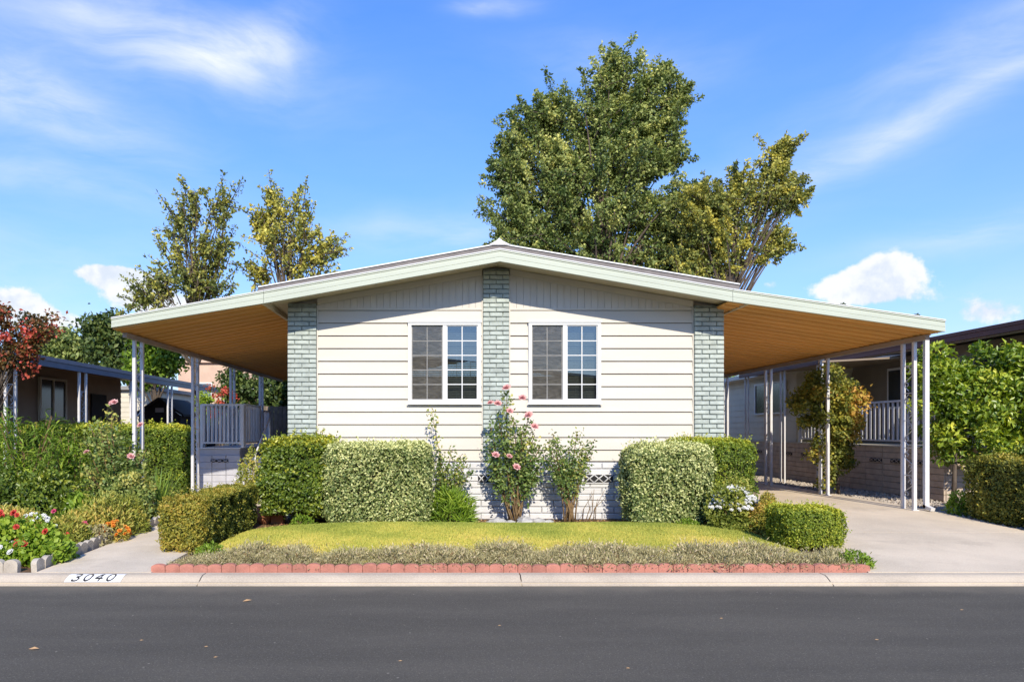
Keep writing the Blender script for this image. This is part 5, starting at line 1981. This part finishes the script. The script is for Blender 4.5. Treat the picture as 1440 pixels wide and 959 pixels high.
# sheds
def shed(label, x0, x1, y0, y1, zw, zr, wall):
    s = thing('garden_shed', label, 'shed', ((x0 + x1) / 2, y0, 0))
    box('wall', wall, s, x0, x1, y0, y1, 0, zw)
    xm = (x0 + x1) / 2
    o = .15
    MB().prism([(x0 - o, y0 - o, zw - .03), (xm, y0 - o, zr), (x1 + o, y0 - o, zw - .03), (x1 + o, y0 - o, zw + .05), (xm, y0 - o, zr + .1), (x0 - o, y0 - o, zw + .05)],
               [(x0 - o, y1 + o, zw - .03), (xm, y1 + o, zr), (x1 + o, y1 + o, zw - .03), (x1 + o, y1 + o, zw + .05), (xm, y1 + o, zr + .1), (x0 - o, y1 + o, zw + .05)]).build('roof', M['shed_dark'], s)
    MB().prism([(x0, y0, zw), (x1, y0, zw), (xm, y0, zr - .01)], [(x0, y0 + .05, zw), (x1, y0 + .05, zw), (xm, y0 + .05, zr - .01)]).build('gable', M['shed_dark'], s)
    box('door', M['shed_dark'], s, xm - .5, xm + .5, y0 - .03, y0 - .005, .1, zw - .2)
    box('gable_vent', M['grey_block'], s, xm - .15, xm + .15, y0 - .02, y0 - .003, zw + .12, zw + .28)
    return s


shed('dark gabled garden shed behind the hedge', -11.1, -9.6, 24.5, 27, 2.0, 2.55, M['shed_dark'])
shed('low tan garden shed with dark roof beside the gabled shed', -9.75, -8.6, 26.2, 28.5, 1.85, 2.3, M['shed_tan'])
# salmon stucco building far behind
pk = thing('stucco_building', 'salmon stucco building rising behind the sheds', 'building', (-14, 42, 0))
box('wall', M['pink'], pk, -16.6, -10.5, 42, 52, 0, 5.6)
box('parapet', M['pink'], pk, -16.8, -10.3, 41.8, 52.2, 5.6, 5.85)
for k in range(3):
    wv = box('window', M['white'], pk, -15.6 + 1.8 * k, -14.5 + 1.8 * k, 41.96, 41.99, 3.2, 4.4)
    box('pane', M['glass'], wv, -15.52 + 1.8 * k, -14.58 + 1.8 * k, 41.945, 41.955, 3.28, 4.32)

# ================================================================== TREES
k30 = 31
tree('maple_tree', 'tall dense green tree rising behind the house roof', [(775, 265, 60, 70), (830, 200, 62, 72), (872, 135, 46, 46), (885, 210, 58, 66), (760, 330, 60, 50), (850, 300, 80, 76), (920, 280, 46, 62), (722, 300, 30, 36), (905, 170, 45, 45), (862, 100, 22, 20), (930, 115, 20, 20), (800, 365, 80, 40), (900, 365, 70, 40),
     (745, 195, 38, 44), (785, 165, 36, 34), (718, 245, 26, 40), (948, 150, 16, 20), (940, 215, 18, 36), (960, 310, 36, 40), (965, 365, 40, 34)],
     k30, 850, M['l_tree'], 900, 180, .70, .135, R0=.4, seed=31, tint=.46, tvar=.17, nl=60, spray=True, lift=.45)
tree('turning_tree', 'smaller tree with yellowing leaves beside the tall green tree', [(1092, 240, 26, 40), (1070, 292, 42, 40), (1108, 278, 20, 22), (1015, 325, 40, 50), (985, 320, 36, 46), (1035, 365, 40, 30), (985, 380, 50, 30), (1085, 340, 16, 26), (1098, 212, 12, 20), (1035, 262, 18, 24), (992, 285, 34, 30), (1120, 285, 14, 12)],
     29, 1000, M['l_autumn'], 330, 115, .50, .125, R0=.24, seed=12, tint=.38, tvar=.17, nl=50, spray=True, lift=.55)
tree('turning_tree', 'open crowned tree with greenish leaves over the porch awning, left of its yellower twin', [(262, 300, 24, 34), (308, 295, 20, 28), (255, 345, 34, 36), (300, 350, 26, 44), (262, 398, 46, 32), (215, 418, 26, 18), (302, 402, 28, 28), (195, 428, 14, 10), (225, 395, 18, 16), (326, 280, 6, 16), (268, 268, 8, 16)],
     24, 280, M['l_autumn'], 175, 52, .40, .12, R0=.14, seed=17, tint=.30, tvar=.15, nl=50, spray=True, lift=.6)
tree('turning_tree', 'yellow leaved open tree left of the roof ridge behind the porch awning', [(385, 305, 26, 34), (415, 305, 26, 34), (398, 350, 40, 42), (435, 345, 28, 32), (465, 352, 14, 14), (362, 390, 16, 20), (435, 385, 36, 20), (388, 280, 8, 14), (418, 282, 8, 12), (372, 325, 14, 26)],
     25, 402, M['l_autumn'], 170, 56, .40, .12, R0=.16, seed=23, tint=.50, tvar=.15, nl=50, spray=True, lift=.6)
tree('crape_myrtle', 'red leaved small tree in front of the neighbouring blue edged awning', [(30, 470, 42, 28), (10, 500, 28, 26), (55, 465, 26, 22), (0, 440, 14, 24), (-40, 480, 40, 40), (35, 505, 18, 16)],
     12.9, -25, M['l_red'], 70, 70, .17, .075, R0=.05, seed=3, tint=.28, tvar=.22, nl=22)
tree('evergreen_tree', 'dark evergreen tree behind the slate blue awning', [(150, 490, 26, 30), (180, 500, 30, 34), (210, 510, 30, 36), (140, 465, 12, 14), (225, 490, 20, 30), (165, 455, 14, 10)],
     33, 180, M['l_deep'], 120, 80, .6, .22, R0=.25, seed=41, tint=.55, tvar=.14)
tree('round_tree', 'olive green rounded tree above the brown neighbouring house', [(85, 488, 38, 22), (50, 495, 40, 24), (110, 500, 22, 16)],
     36, 80, M['l_tree'], 80, 80, .7, .24, R0=.25, seed=43, tint=.42, tvar=.12)
tree('leafy_tree', 'bright green tree between the awning post and the salmon building', [(215, 480, 22, 26), (235, 500, 24, 26), (205, 520, 24, 20), (250, 480, 12, 12)],
     27, 222, M['l_bright'], 70, 70, .42, .17, R0=.14, seed=45, tint=.3, tvar=.16)
tree('ivy_thicket', 'dark ivy covered trees behind the porch fence', [(355, 555, 36, 40), (390, 560, 30, 40), (330, 545, 20, 26), (375, 585, 40, 30), (410, 540, 20, 34)],
     22.6, 370, M['l_deep'], 110, 80, .38, .14, R0=.16, seed=47, tint=.5, tvar=.12)
tree('flowering_shrub', 'tall shrub with magenta red bloom clusters behind the porch railing', [(300, 555, 8, 16), (313, 552, 6, 14), (302, 575, 14, 16), (330, 560, 10, 14)],
     18.2, 305, M['l_red'], 12, 40, .11, .07, R0=.025, seed=49, cat='shrub', tint=.72, tvar=.15)
tree('yellow_shrub', 'yellow green leafy shrub behind the porch railing and sheds', [(290, 570, 14, 22), (335, 545, 16, 20), (320, 580, 24, 16)],
     22.5, 315, M['l_bright'], 40, 50, .25, .11, R0=.05, seed=51, cat='shrub', tint=.7, tvar=.12)
# bare twig that hangs out of the tall tree
pts = [at(973, 160, 30), at(968, 185, 30), at(962, 200, 30), at(955, 218, 30), at(948, 245, 30)]
# distant tree line that closes the horizon
for i, (px, w, h) in enumerate(((-260, 200, 60), (-60, 150, 50), (470, 120, 40), (1250, 150, 40), (1500, 180, 60), (1700, 160, 60))):
    tree('distant_tree', 'distant dark green tree beyond the houses', [(px, 590 - h * .4, w * .55, h * .6), (px + w * .3, 590 - h * .3, w * .4, h * .5)], 70, px, M['l_deep'], 40, 60, 2.0, .6, R0=.4, seed=60 + i, group='trees beyond the houses', tint=.5)

# ================================================================== HOUSE ACROSS THE STREET (mirrored in the panes)
oh = thing('opposite_house', 'grey house with low gable across the street, mirrored in the window panes', 'house', (0, -6, 0))
ridge = (-1.0, 4.55)
oz = lambda x: ridge[1] - .115 * abs(x - ridge[0])
wallb = MB()
for a, b in ((-7.5, -1.0), (-1.0, 7.8)):
    wallb.hexa([(a, -14, 0), (b, -14, 0), (b, -6, 0), (a, -6, 0), (a, -14, oz(a) - .1), (b, -14, oz(b) - .1), (b, -6, oz(b) - .1), (a, -6, oz(a) - .1)])
wallb.build('wall', M['brown_siding'], oh)
rf = MB()
for a, b in ((-8.2, -1.0), (-1.0, 8.6)):
    rf.hexa([(a, -14.5, oz(a) - .1), (b, -14.5, oz(b) - .1), (b, -5.4, oz(b) - .1), (a, -5.4, oz(a) - .1), (a, -14.5, oz(a)), (b, -14.5, oz(b)), (b, -5.4, oz(b)), (a, -5.4, oz(a))])
rf.build('roof', M['grey_roof'], oh)
for a in (-3.6, 2.2):
    wv = box('window', M['white'], oh, a, a + 1.3, -5.99, -5.95, 1.4, 2.7)
    box('pane', M['glass'], wv, a + .08, a + 1.22, -5.945, -5.94, 1.48, 2.62)
box('door', M['shed_dark'], oh, .2, 1.1, -5.99, -5.95, .1, 2.2)
